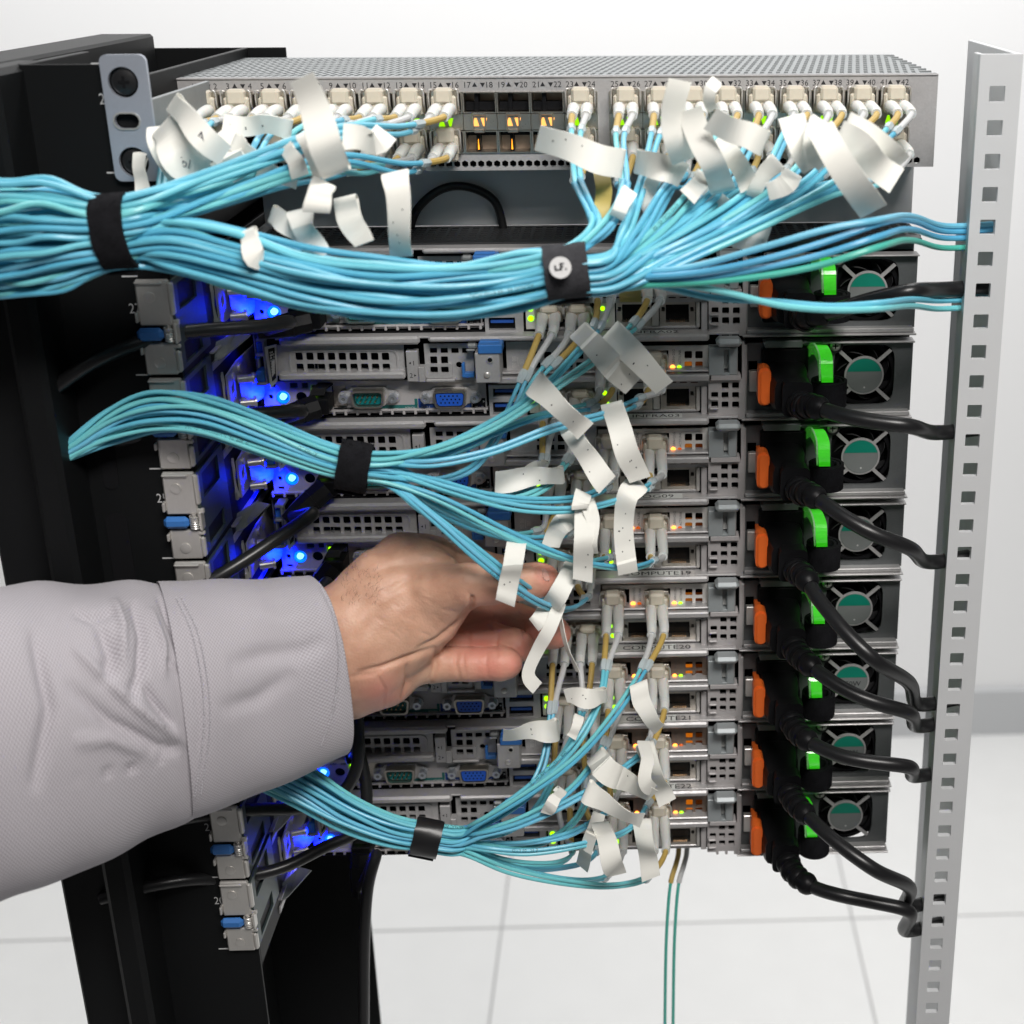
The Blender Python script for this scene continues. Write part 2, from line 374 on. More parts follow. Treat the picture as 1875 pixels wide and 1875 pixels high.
    m = MB(); x, z = B(1478, 445, -20.3); m.ring(x, z, -20.6, -19, 1.75, 1.2, 20); part(lb, 'thumb_screw_ring', m, STEELB)
    m = MB(); m.ycyl(x, z, -20.1, -19.9, 1.15, 16); part(lb, 'screw_hole', m, DARK)
    m = MB(); x, z = B(1437, 655, -20.5); m.tube([(x, -19.8, z), (x, -20.6, z), (x, -21, z)], [1.7, 1.5, .8], 18); part(lb, 'rivet', m, STEELB, True)
    m = MB(); rb(m, B, 1305, 240, 1645, 362, -21, -8, .5); rb(m, B, 1325, 188, 1612, 245, -16, -5, .5); part(t, 'blue_latch', m, BLUE)
    m = MB(); rb(m, B, 1085, 495, 1138, 690, -10, -6, .4); rb(m, B, 1120, 625, 1262, 690, -10, -6, .4); part(t, 'blue_lever', m, BLUE)
    m = MB(); rb(m, B, 1150, 228, 1300, 300, -13, -8, .9); rb(m, B, 1145, 300, 1275, 330, -13, -9, .6); part(t, 'dark_hook', m, STEELD)
    # expansion card blank with perforation
    Y = -3; hs = []
    for k in range(5):
        for (v0, v1) in ((332, 432), (476, 575)): hs.append(rr(Cc, 422 + 147 * k, v0, 525 + 147 * k, v1, Y, .5))
    x0, z1 = Cc(45, 195, Y); x1, z0 = Cc(1270, 628, Y)
    cb = part(t, 'card_blank', MB().plate([(x0, z0), (x1, z0), (x1, z1), (x0, z1)], hs, Y, Y + 1), STEEL)
    m = MB()
    for (u, v) in ((162, 428), (162, 515), (265, 470)):
        x, z = Cc(u, v, Y); m.plate(rrect(x - 1, x + 1, z - 1.1, z + 1.1, .1), [rrect(x - .85, x + .85, z - .95, z + .95, .1)], Y - .06, Y); m.plate(rrect(x - .45, x + .45, z - .5, z + .5, .1), [rrect(x - .3, x + .3, z - .35, z + .35, .1)], Y - .06, Y)
    x, z = Cc(213, 470, Y); m.box(x - .1, x + .1, Y - .06, Y, z - 2.4, z + 2.4)
    part(cb, 'riser_symbol', m, PLATE)
    # network card plate
    Y = -3; Yc = Y
    x0, z1 = Cc(1285, 262, Y); x1, z0 = D(1180, 603, Y); hs = []
    for u in (850, 998):
        for (v0, v1) in ((322, 424), (465, 566)): hs.append(rr(D, u, v0, u + 103, v1, Y, .6))
    xo, zo = D(1172, 435, Y); 
    for c_ in (-30 / 7.5 * 1, 0): pass
    for px0 in (1100, 1180):
        a0 = at(px0, 0, Y)[0]; a1 = at(px0 + 43, 0, Y)[0]; hs.append(rrect(at(px0 - 1, 645, Y)[0], at(px0 + 44, 645, Y)[0], D(0, 600, Y)[1] + 1.0, D(0, 318, Y)[1], .3))
    nc = part(t, 'network_card', MB().plate([(x0, z0), (x1, z0), (x1, z1), (x0, z1)], hs, Y, Y + 1), PLATE)
    m = MB()
    for dx in (0, -80 * 7.5):
        x, z = D(700 + dx, 402, Y - .08); text(m, 'GRN=25G', x, z, Y - .08, 1.25, math.pi / 2)
        x, z = D(786 + dx, 405, Y - .08); text(m, 'ACT/LINK', x, z, Y - .08, 1.25, math.pi / 2)
    part(nc, 'port_print', m, mat('grey_ink', (.12, .12, .12), .6))
    for dx in (0, -80 * 7.5):
        x, z = D(687 + dx, 550, Y - .5); part(nc, 'status_led', MB().tube([(x, Y + .5, z), (x, Y - .3, z), (x, Y - .8, z)], [1.3, 1.3, .7], 14), LED_O, True)
        x, z = D(778 + dx, 552, Y - .5); part(nc, 'status_led', MB().tube([(x, Y + .5, z), (x, Y - .3, z), (x, Y - .8, z)], [1.2, 1.2, .7], 14), LED_OD if dx else LED_G, True)
    m = MB(); rb(m, D, 840, 455, 960, 575, 5.5, 8.5, 0); part(t, 'lit_circuit_board', m, mat('glowing_board', (.2, .08, .01), .4, emit=(1, .28, .02), estr=.22, var=.9, scale=600))  # orange LED light on the board is put in as emission
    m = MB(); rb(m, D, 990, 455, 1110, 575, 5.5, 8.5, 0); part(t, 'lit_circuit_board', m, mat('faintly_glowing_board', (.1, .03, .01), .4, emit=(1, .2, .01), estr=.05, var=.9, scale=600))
    # bar above card and grey lever
    m = MB(); rb(m, D, 1290, 172, 1642, 272, -18, -8, 1.6); part(t, 'lever_bar', m, LEVER, True)
    m = MB(); rb(m, D, 1185, 275, 1395, 655, -9, -2, .3); rb(m, D, 1460, 275, 1582, 655, -9, -2, .6); rb(m, D, 1390, 275, 1465, 300, -9, -2, .1); rb(m, D, 1390, 622, 1465, 655, -9, -2, .1)
    lv = part(t, 'card_lever', m, LEVER)
    m = MB(); rb(m, D, 1398, 302, 1460, 562, -4.4, -3, .05); part(lv, 'white_sticker', m, STICK)
    m = MB(); x, z = D(1452, 430, -4.5); text(m, '147680', x - .1, z, -4.5, 1.1, math.pi / 2); part(lv, 'sticker_number', m, mat('grey_ink', (.12, .12, .12), .6))
    # slotted strip
    Y = -2; x0, z1 = Cc(640, 735, Y); x1, z0 = D(1180, 805, Y); hs = [rr(D, 1035 - 100 - 148 * k, 744, 1035 - 148 * k, 760, Y, .2) for k in range(14)]
    part(t, 'slotted_strip', MB().plate([(x0, z0), (x1, z0), (x1, z1), (x0, z1)], hs, Y, Y + 1), STEEL)
    # right bracket 3 x 3
    Y = -6; hs = []
    for i, u in enumerate((1218, 1360, 1505)):
        for j, (v0, v1) in enumerate(((752, 842), (885, 972), (1015, 1105))):
            if i == 0 and j == 0: continue
            hs.append(rr(D, u, v0, u + 95, v1, Y, .55))
    def pp(u, v): return D(u, v, Y)
    out = [pp(1180, 722), pp(1180, 1215), pp(1310, 1215), pp(1318, 1258), pp(1355, 1258), pp(1355, 1200), pp(1455, 1200), pp(1455, 1258), pp(1495, 1258), pp(1495, 1200), pp(1592, 1200), pp(1592, 1256), pp(1680, 1256), pp(1672, 195), pp(1640, 195), pp(1640, 690), pp(1610, 722)]
    part(t, 'corner_bracket', MB().plate(out, hs, Y, Y + 2.5), PLAST)
    m = MB()
    for v in (990, 1120): rb(m, D, 1195, v - 14, 1320, v + 14, -9, -5, .8)
    rb(m, D, 1080, 815, 1165, 1190, -4, 2, .3); rb(m, D, 1215, 660, 1625, 722, -9, -1, .2)
    part(t, 'corner_fins', m, PLAST)
    # RJ45 pair
    for k, du in enumerate((0, -78.5 * 7.5)):
        g = lambda u, v, Y=0, du=du: D(u + du, v, Y)
        Y = -1.5
        x0, z1 = g(522, 812, Y); x1, z0 = g(1000, 1142, Y)
        hs = [rr(g, 602, 842, 916, 1072, Y, .3), rr(g, 545, 875, 592, 930, Y, .1), rr(g, 932, 875, 978, 930, Y, .1)]
        jp = part(t, 'network_socket', MB().plate([(x0, z0), (x1, z0), (x1, z1), (x0, z1)], hs, Y, Y + 6), NICKEL)
        m = MB(); rb(m, g, 540, 815, 990, 1138, 3.5, 8, 0); part(jp, 'socket_cavity', m, BLACK)
        m = MB()
        for j in range(8): x, z = g(662 + j * 27, 1045, 1.0); m.box(x - .22, x + .22, -.5, 3, z - .25, z + .25)
        part(jp, 'socket_contacts', m, mat('gold_contact', (.75, .5, .3), .3, 1.0))
        m = MB(); rb(m, g, 700, 822, 830, 880, 0, 3.4, 0); part(jp, 'socket_key', m, BLACK)
    m = MB(); rb(m, D, 415, 900, 512, 1125, -3, 3, .3); rb(m, D, 1012, 815, 1062, 1142, -3, 3, .3); part(t, 'socket_divider', m, STEELB)
    m = MB(); rb(m, Cc, 640, 1150, 2700, 1180, -2, 8, .3); m2 = m; part(t, 'rear_sill', m, STEEL)
    # SFP cages
    Y = -1.5; x0, z1 = Cc(545, 812, Y); x1, z0 = Cc(1240, 1140, Y); hs = [rrect(at(pc - 23, 0, Y)[0] if 0 else x0 + 2 + k * 14.2, x0 + 2 + k * 14.2 + 13.2, z0 + .8, z0 + 9.6, .2) for k, pc in enumerate((1012, 1060))]
    part(t, 'optical_cage', MB().plate([(x0, z0), (x1, z0), (x1, z1), (x0, z1)], hs, Y, Y + 5), NICKEL)
    # LED tiles
    for (gx, gl) in ((Cc(1355, 0)[0], (Cc(1405, 880), Cc(1440, 1028))),):
        m = MB(); rb(m, Cc, 1350, 820, 1572, 1140, -2, 3, .2); lt = part(t, 'led_tile', m, PLATE)
        for (x, z) in gl: part(lt, 'link_led', MB().tube([(x, -1.9, z), (x, -2.4, z), (x, -2.7, z)], [1.15, 1.15, .6], 14), LED_G, True)
    p0 = at(962, 555, 0); p1 = at(984, 601, 0); m = MB(); m.box(p0[0], p1[0] - .5, -2, 3, p1[2], p0[2], .2); lt = part(t, 'led_tile', m, PLATE)
    for (a, b) in ((971, 565), (972, 583)):
        q_ = at(a, b, -2); part(lt, 'link_led', MB().tube([(q_[0], -1.9, q_[2]), (q_[0], -2.4, q_[2]), (q_[0], -2.7, q_[2])], [1.5, 1.5, .7], 14), LED_G, True)
    # USB stack
    Y = -2.5; a0 = at(886, 555, Y); a1 = at(959, 608, Y)
    u1 = (at(894, 582, Y), at(944, 604, Y)); u2 = (at(894, 556.5, Y), at(944, 571, Y))
    hs = [rrect(u[0][0], u[1][0], u[1][2], u[0][2], .2) for u in (u1, u2)]
    us = part(t, 'usb_socket', MB().plate([(a0[0], a1[2]), (a1[0], a1[2]), (a1[0], a0[2] + 1.5), (a0[0], a0[2] + 1.5)], hs, Y, Y + 4), STEEL)
    m = MB(); m.box(a0[0] + .5, a1[0] - .5, 1, 6, a1[2] + .5, a0[2] + 1); part(us, 'usb_cavity', m, BLACK)
    m = MB()
    for u in (u1, u2): zz = u[1][2] * .35 + u[0][2] * .65; m.box(u[0][0] + 1, u[1][0] - 1, -1.5, 1.5, zz - .7, zz + .7)
    part(us, 'usb_tongue', m, mat('blue_usb_plastic', (.02, .09, .4), .4))
    # I/O plate with its round openings
    Y = -1; x0, z1 = A(150, 748, Y); x1, z0 = B(1440, 1150, Y)
    hs = [circ(*A(440, 955, Y), 3.3, 28), circ(*A(690, 955, Y), 2.8, 24), circ(*A(270, 950, Y), 1.25, 14), rr(A, 525, 757, 640, 830, Y, .4), rr(A, 690, 757, 782, 830, Y, .4), rr(A, 245, 1070, 335, 1110, Y, .3), rr(A, 815, 790, 915, 940, Y, .2), rr(A, 1100, 800, 1322, 1095, Y, .2), rr(A, 265, 757, 335, 820, Y, .3)]
    io = part(t, 'io_plate', MB().plate([(x0, z0), (x1, z0), (x1, z1), (x0, z1)], hs, Y, Y + 1.2), PLAST)
    x, z = A(440, 955, -1); bt = part(t, 'id_button', MB().ring(x, z, -1.6, 1.5, 3.25, 2.5, 28), LED_BR)
    x, z = A(432, 955, -2); part(bt, 'button_light', MB().tube([(x, 1.5, z), (x, -1.4, z), (x, -2.2, z)], [1.75, 1.75, 1.2], 20), LED_B, True)
    m = MB(); m.ycyl(x, z, .6, 1.4, 2.6, 20); part(bt, 'button_well', m, mat('deep_blue_well', (.0, .02, .3), .3, emit=(0, .04, 1), estr=.7))
    m = MB(); rb(m, A, 840, 828, 885, 895, -1.4, .5, .1); part(t, 'port_led', m, LED_G)
    m = MB(); rb(m, A, 1120, 800, 1318, 1090, .5, 6, .1); part(t, 'management_socket', m, NICKEL)
    # printed strip
    Yp = -1.1
    def quad(m, g, u0, v0, u1, v1): x0, z1 = g(u0, v0, Yp); x1, z0 = g(u1, v1, Yp); m.plate([(x0, z0), (x1, z0), (x1, z1), (x0, z1)], [], Yp, Yp + .08)
    m = MB(); quad(m, A, 1135, 1100, 1535, 1143); part(io, 'black_print', m, BLACK); m = MB(); quad(m, B, 1232, 970, 1422, 1135); part(io, 'black_print', m, BLACK)
    m = MB(); quad(m, A, 1537, 1068, 2288, 1140); quad(m, B, 440, 975, 488, 1068); part(io, 'teal_print', m, TEAL)
    m = MB(); quad(m, B, 490, 975, 1230, 1135); part(io, 'blue_print', m, NAVY)
    m = MB(); x, z = A(1460, 1117, Yp - .05); text(m, 'iDRAC', x, z, Yp - .05, 1.05)
    x, z = B(383, 1100, Yp - .05); text(m, '|O|O|', x, z, Yp - .05, 1.2, sx=1.25)
    x, z = B(598, 1095, Yp - .05); m.plate(rrect(x - 1.1, x + 1.1, z - .7, z + .7, .1), [rrect(x - .95, x + .95, z - .5, z + .5, .1)], Yp - .05, Yp); m.box(x - 2, x - 1.8, Yp - .05, Yp, z - .7, z + .7); m.box(x + 1.8, x + 2, Yp - .05, Yp, z - .7, z + .7)
    x, z = B(1290, 1095, Yp - .05); text(m, 'SS', x, z, Yp - .05, 1.3); x, z = B(1365, 1095, Yp - .05); m.box(x - 1.2, x + 1.6, Yp - .05, Yp, z - .08, z + .08); m.box(x - .4, x + .7, Yp - .05, Yp, z - .7, z - .55); m.box(x - .2, x + 1, Yp - .05, Yp, z + .55, z + .7); tri(m, x - 1.2, z, Yp - .06, .4, math.pi)
    x, z = B(1392, 1012, Yp - .05); tri(m, x, z, Yp - .06, .7, 0)
    part(io, 'white_print', m, INKW)
    # D-sub sockets
    for nm, g, uc, vc, mm in (('serial_socket', B, -180 + 0, 945, TEALP), ('video_socket', B, 940, 945, VGAB)):
        Y = -1.6; x, z = g(uc + 3, vc, Y)
        zc = z
        xs = 12.45; out = []
        def arc(cx, cz, r, a0, a1, n=6): return [(cx + r * math.cos(math.radians(a0 + (a1 - a0) * k / n)), cz + r * math.sin(math.radians(a0 + (a1 - a0) * k / n))) for k in range(n + 1)]
        out = arc(x - xs, zc, 3.4, 90, 270) + [(x - 9.6, zc - 3.4)] + arc(x - 6.4, zc - 3.0, 2.0, 200, 270, 3) + arc(x + 6.4, zc - 3.0, 2.0, 270, 340, 3) + [(x + 9.6, zc - 3.4)] + arc(x + xs, zc, 3.4, -90, 90) + [(x + 9.8, zc + 3.6), (x + 8.8, zc + 5.2), (x - 8.8, zc + 5.2), (x - 9.8, zc + 3.6)]
        fl = part(t, nm, MB().plate(out, [], Y - .8, Y), STEEL)
        def dshape(wt, wb, h, r=1.2): 
            pts = [(x - wt, zc + h), (x + wt, zc + h), (x + wb, zc - h), (x - wb, zc - h)]
            res = []
            for i in range(4):
                p = np.array(pts[i]); a = np.array(pts[i - 1]); b = np.array(pts[(i + 1) % 4]); da = (a - p) / np.linalg.norm(a - p); db = (b - p) / np.linalg.norm(b - p)
                for k in range(5): q2 = k / 4; res.append(tuple(p + da * r * (1 - q2) ** 2 * 1.4 + db * r * q2 ** 2 * 1.4))
            return res
        part(fl, 'metal_shell', MB().plate(dshape(8.6, 7.5, 4.6, 1.6), [dshape(7.6, 6.5, 3.7, 1.4)], Y - 6.0 if nm == 'video_socket' else Y - 6.0, Y - .8), NICKEL)
        part(fl, 'insert', MB().plate(dshape(7.2, 6.2, 3.3), [], Y - 3.2 if nm != 'video_socket' else Y - 5.4, Y - .8), mm)
        m = MB()
        if nm == 'video_socket':
            for r_, (n_, off) in enumerate(((5, 0), (5, 1.1), (5, 0))):
                for k in range(n_): m.ycyl(x - 4.5 + 2.1 * k + off, zc + 1.9 - 1.8 * r_, Y - 5.5, Y - 5.35, .45, 8)
            part(fl, 'pin_holes', m, DARK)
        else:
            for r_, (n_, off) in enumerate(((5, 0), (4, 1.2))):
                for k in range(n_): m.ycyl(x - 5 + 2.5 * k + off, zc + 1.3 - 2.5 * r_, Y - 6, Y - 3, .4, 8)
            part(fl, 'pins', m, mat('gold_contact', (.75, .5, .3), .3, 1.0))
        for sx in (-1, 1):
            xx = x + sx * xs; jn = part(fl, 'jack_nut', MB().plate(circ(xx, zc, 2.45, 6, .2), [circ(xx, zc, 1.0, 12)], Y - 5, Y - .8), mat('zinc_nut', (.62, .66, .72), .3, .8))
            part(jn, 'nut_bore', MB().ycyl(xx, zc, Y - 4.6, Y - 2, 1.05, 12), STEELD)
    # toothed bottom edge
    m = MB(); x0, z1 = A(150, 1148, -3); x1 = B(1400, 0)[0]; z0 = z1 - 1.0; m.box(x0, x1, -3, 1, z0, z1, .2)
    n = int((x1 - x0) / 5.93)
    for k in range(n + 1): m.box(x0 + 5.93 * k, x0 + 5.93 * k + 1.3, -3, 1, z0 - 1.9, z0 + .1, .2)
    part(t, 'toothed_edge', m, PLAST)
    m = MB(); m.box(x0, x1, .6, 1.6, z0 - 1.6, z0, 0); part(t, 'edge_backing', m, STEELD)
    # power supply
    Y = 0; xa = E(165, 0)[0]; ps_x1 = XR - .8
    Yb = -1
    fx, fz = E(1775, 648, Yb)
    xa2, zt = E(175, 210, Yb); _, zb = E(0, 1165, Yb)
    fan_hole = []
    for k in range(40):
        an = 2 * math.pi * k / 40; c_, s_ = math.cos(an), math.sin(an); r = 17.3 / (abs(c_) ** 5 + abs(s_) ** 5) ** .2 * .93
        fan_hole.append((fx + r * c_ * .98, max(min(fz + r * s_, zt - 1.8), zb + 1.2)))
    hs = [fan_hole, rr(E, 190, 457, 314, 600, Yb, .2)]
    psu = part(t, 'power_supply', MB().plate([(xa2, zb), (ps_x1, zb), (ps_x1, zt), (xa2, zt)], hs, Yb, Yb + 1.5), mat('supply_steel', (.15, .158, .162), .5, .5, var=.10, bump=.08, scale=900))
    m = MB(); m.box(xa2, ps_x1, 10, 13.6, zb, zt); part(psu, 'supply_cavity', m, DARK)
    m = MB(); rb(m, E, 160, 1180, 1900 + 500, 1205, -6, 4, .4); xq, zq = E(100, 1258, -8); m.box(xq, ps_x1, -8, 4, zq - 1.0, zq, .3); zt2 = zt; m.box(xa2 + 8, ps_x1, -6, 3, zt2 + .3, zt2 + 1.2, .3); m.box(xa2 - 2, xa2 - .3, -5, 4, zb, zt, .3)
    part(psu, 'bay_rails', m, STEEL)
    m = MB(); rb(m, E, 420, 185, 935, 278, -7, -1, .4); rb(m, E, 950, 195, 1215, 235, -6, -1, .3); part(psu, 'top_flap', m, STEELD)
    m = MB(); rb(m, E, 205, 602, 318, 882, -5, -1, .4); part(psu, 'clip', m, STEELB)
    m = MB(); rb(m, E, 375, 292, 1000, 1080, -6, -1, .9); part(psu, 'inlet_housing', m, BLACK)
    m = MB(); yf = -27; xo0, zo1 = E(328, 548, yf); xo1, zo0 = E(494, 1068, yf); [m.plate(rrect(xo0 + 1.3 - q_, xo1 - .9 + q_, zo0 + 1 - q_, zo1 - 1 + q_, 2.6), [], yf - 1.6 + q_ * 1.3, yf - .2) for q_ in (0, .4, .8)]; m.plate(rrect(xo0, xo1, zo0, zo1, 3.0), [], yf - .3, yf + 8)
    part(psu, 'orange_latch', m, ORANGE, True)
    m = MB(); m.box(xo0 + 1.5, xo1 - 1.5, yf + 8, -2, zo0 + 5, zo1 - 5, .4); part(psu, 'latch_stem', m, ORANGE)
    # green handle: a translucent loop standing out of the supply
    hx0, hz0 = E(1125, 300, -8); hx1 = E(1290, 0)[0]
    pts = [(-4, 1075 + 40, 330), (-14, 1120 + 40, 275), (-24, 1180 + 30, 300), (-31, 1235 + 25, 420), (-33, 1265, 540), (-31, 1270, 650), (-27, 1272, 720)]
    C3 = []
    for (yy, u, v) in pts: x, z = E(u, v, yy); C3.append((x, yy, z))
    C3 = spline(C3, 1.2)
    m = MB(); wv = [(2.9, 0, 0)] * len(C3); m.ribbon(C3, wv, 2.6); part(psu, 'green_handle', m, HANDLE)
    m = MB(); m.ribbon(C3[:-3] + np.array([-3.5, 1.5, -.5]), [(.45, 0, 0)] * (len(C3) - 3), 5.2); part(psu, 'handle_web', m, HANDLEC)
    # hook-and-loop strap rolled on the handle
    x, z = E(1300, 905, -22); n = 26; P = []
    for k in range(n + 1): an = 2 * math.pi * k / n; P.append((x + 8.3 * math.cos(an), -20 + 8.5 * math.sin(an), z))
    m = MB(); m.ribbon(P, [(0, 0, 6.6)] * (n + 1), 1.6); P2 = [(x + (6.2 - .3 * math.sin(5 * k)) * math.cos(k / 18 * 6.28), -20 + 6.2 * math.sin(k / 18 * 6.28), z + .3) for k in range(19)]; m.ribbon(P2, [(0, 0, 6)] * 19, 1.5)
    part(psu, 'velcro_strap', m, VELCRO, True)
    # fan
    m = MB(); m.ring(fx, fz, 1.5, 9, 17.0, 14.9, 36)
    fan = part(psu, 'fan', m, BLACK, True)
    m = MB()
    for k in range(7):
        a = k * 2 * math.pi / 7; pl = []
        for j in range(5):
            r = 9 + 5.6 * j / 4; aa = a + .12 * j; pl.append((fx + r * math.cos(aa), 3 + 0 * j, fz + r * math.sin(aa)))
        m.ribbon(pl, [(-2.6 * math.sin(a), 2.2, 2.6 * math.cos(a))] * 5, .5)
    part(fan, 'blades', m, BLACK, True) if 0 else part(psu, 'fan_blades', m, mat('fan_blade_plastic', (.006, .006, .007), .6), True)
    hr = 9.3; m = MB(); m.ycyl(fx, fz, -2.2, 1, hr, 36); hub = part(psu, 'fan_hub', m, mat('grey_hub_sticker', (.17, .18, .18), .45, var=.04, scale=300))
    seg = [(fx + (hr - .25) * math.cos(a), fz + (hr - .25) * math.sin(a)) for a in np.linspace(math.radians(14), math.radians(166), 20)]
    part(hub, 'teal_segment', MB().plate(seg, [], -2.32, -2.2), mat('teal_hub_print', (.0, .19, .13), .45))
    m = MB(); m.ycyl(fx + .3, fz - 6.4, -2.3, -2.2, .5, 10); part(hub, 'white_dot', m, INKW)
    m = MB()
    for a in (math.radians(48), math.radians(132), math.radians(228), math.radians(312)):
        p0 = np.array([fx + (hr - 1) * math.cos(a), -1.4, fz + (hr - 1) * math.sin(a)]); p1 = np.array([fx + 20 * math.cos(a), -1.4, fz + 18 * math.sin(a)])
        m.ribbon([p0, p1], [(-.9 * math.sin(a), 0, .9 * math.cos(a))] * 2, .9)
    m.ring(fx, fz, -1.9, -1.0, hr + .9, hr - .3, 36)
    part(psu, 'fan_guard', m, STEEL)
    sx_, sz_ = E(1385, 248, -3)
    m = MB(); m.ring(sx_, sz_, -3.2, -1.2, 3.9, 2.8, 24); part(psu, 'screw_grommet', m, BLACKR)
    m = MB(); m.tube([(sx_, -1.2, sz_), (sx_, -3.0, sz_), (sx_, -3.8, sz_)], [2.8, 2.8, 1.8], 20); sc_ = part(psu, 'screw', m, STEELB, True)
    m = MB(); m.box(sx_ - 1.5, sx_ + 1.5, -3.9, -3.6, sz_ - .3, sz_ + .3); m.box(sx_ - .3, sx_ + .3, -3.92, -3.58, sz_ - 1.5, sz_ + 1.5); part(sc_, 'cross_slot', m, DARK)
build_server()
SERVERS = [srv.o] + [copy_tree(srv.o) for _ in range(7)]
for i, o in enumerate(SERVERS):
    o.location = (0, 0, -PITCH * i * S)
    o['label'] = 'silver one-unit server with name strip %s, %s from the top of the stack' % (NAMES[i], ORD[i]) if i else 'silver one-unit server right under the thick aqua cable bundle, topmost of the stack'
    if i:
        z0 = -PITCH * i; t = T.__new__(T); t.o = o; t.loc = np.array([0, 0, z0])
        # name strip on the lid
        xa = at([1100, 1152, 1140, 1132, 1140, 1147, 1150, 1150][i] - 8, 0, 0)[0]; xb = at(1245, 0, 0)[0] if i in (2, 3) else at(1230, 0, 0)[0]
        if i == 4: xb = at(1240, 0, 0)[0]
        m = MB(); m.box(xa, xb, -9.6, -3.0, z0 + 34.02, z0 + 34.12); ns = part(t, 'name_strip', m, TAPE)
        m = MB(); text(m, NAMES[i], (xa + xb) / 2 + 1, z0 + 34.16, -6.4, 4.6, plane='top', sx=1.0); part(ns, 'name', m, INK)
    ch = {}
    for c in o.children_recursive: ch.setdefault(c.name.split('.')[0], []).append(c)
    if i >= 5:
        for c in ch['network_card']: c.data = c.data.copy(); c.data.materials[0] = mat('bronze_card_plate', (.20, .15, .12), .45, .6, var=.12, scale=900)
        for c in ch['lit_circuit_board'][:1]: c.data = c.data.copy(); c.data.materials[0] = mat('brightly_glowing_board', (.3, .1, .01), .4, emit=(1, .25, .01), estr=.5, var=.9, scale=600)  # stronger orange LED light painted on the board as emission
    if i in (2, 3, 6):
        for c in ch['status_led'][1::2]: c.data = c.data.copy(); c.data.materials[0] = LED_OD
    if i in (5, 6):
        t = T.__new__(T); t.o = o; t.loc = np.array([0, 0, -PITCH * i]); fx, fz = E(1775, 648, -1); m = MB(); text(m, '750W', fx, fz - 1.6 - PITCH * i, -2.4, 3.0)
        part(t, 'wattage_print', m, INK)
    # lamps of the blue identification buttons
    x, z = A(432, 955, -2)
    l = bpy.data.lights.new('id_button_lamp', 'SPOT'); l.energy = .2; l.spot_size = math.radians(118); l.spot_blend = .4; l.color = (.0, .004, 1.0); l.shadow_soft_size = .0025
    lo = bpy.data.objects.new('id_button_lamp', l); COL.objects.link(lo); lo.parent = o; lo.location = (x * S, -.0048, z * S); lo.rotation_euler = Vector((-1, .12, 0)).to_track_quat('-Z', 'Y').to_euler()
def zsrv(i): return -PITCH * i
exec_later = []

# ------------------------------------------------------------------ the switch above the servers
SX1 = 243.0; SW0 = at(298, 143, 0)[0]; SZT = 114.0; SZB = 69.8
sw = T('network_switch', 'wide grey network switch with numbered port columns, above all the servers', 'switch', (0, 0, 90))
m = MB(); m.box(SW0 + .3, SX1 - .3, 14, 128, SZB, SZT - .9, .3); part(sw, 'housing', m, STEELD)
PX0 = at(847, 190, 0)[0]; PW = (at(1095 - 62, 190, 0)[0] - PX0) / 3; 
colx = [PX0 + PW * (k - 8) for k in range(12)] + [at(1115, 190, 0)[0] + PW * k for k in range(9)]
def zrow(py): return at(900, py, 0)[2]
ZU1, ZU0, ZM1, ZM0, ZL1, ZL0 = zrow(168), zrow(207), zrow(209), zrow(237), zrow(239), zrow(280)
holes = []
g0 = (colx[0] + .2, colx[11] + PW - .2); g1 = (colx[12] + .2, colx[20] + PW - .2)
for a, b in (g0, g1): holes.append(rrect(a, b, ZL0, ZU1, .3))
hx = SW0 + 8
while hx < SX1 - 6:
    holes.append(circ(hx, zrow(300), 1.75, 6, math.pi / 6)); hx += 3.87
holes.append(circ(at(321, 166, 0)[0], zrow(166), 1.5, 16))
part(sw, 'face_plate', MB().plate([(SW0, SZB), (SX1, SZB), (SX1, SZT), (SW0, SZT)], holes, 0, 1.4), STEEL)
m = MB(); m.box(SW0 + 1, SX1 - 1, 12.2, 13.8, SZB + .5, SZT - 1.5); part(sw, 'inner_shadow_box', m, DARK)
m = MB(); m.box(SW0, SX1, -.8, 4, SZT - .9, SZT, .4); part(sw, 'top_edge', m, STEEL)
# perforated top: rows of slanted slots as real openings in sheet strips
m = MB(); n = int((SX1 - SW0 - 8) / 3.9)
for r in range(9):
    y0 = 6 + r * 13.0
    m.box(SW0, SX1, y0 - 2 if r else 4, y0 + 1.2, SZT - .9, SZT)
    for k in range(n):
        xx = SW0 + 4 + k * 3.9 + (1.9 if r % 2 else 0)
        for h in range(2):
            yy = y0 + 1.2 + h * 4.9
            m.add([(xx + h * .6, yy, SZT), (xx + 1.9 + h * .6, yy, SZT), (xx + 2.5 + h * .6, yy + 4.9, SZT), (xx + .6 + h * .6, yy + 4.9, SZT)], [(0, 1, 2, 3)])
        m.box(xx, xx + 3.9, y0 + 5.6, y0 + 6.6, SZT - .5, SZT - .02)
m.box(SW0, SX1, y0 + 11, 128, SZT - .9, SZT)
part(sw, 'perforated_top', m, STEELD, kind='stuff')
pl = MB()
for k, x in enumerate(colx):
    a, b = 2 * k + 1, 2 * k + 2; z = zrow(155); xc = x + PW / 2
    m = MB(); text(m, str(a), xc - 5.2, z, -.08, 2.7); text(m, str(b), xc + 5.2, z, -.08, 2.7); tri(m, xc - 1.9, z - .2, -.08, 1.4, math.pi / 2); tri(m, xc + 1.9, z + .2, -.08, 1.4, -math.pi / 2)
    part(sw, 'port_number', m, INK)
EMPTY = (8, 9, 10)
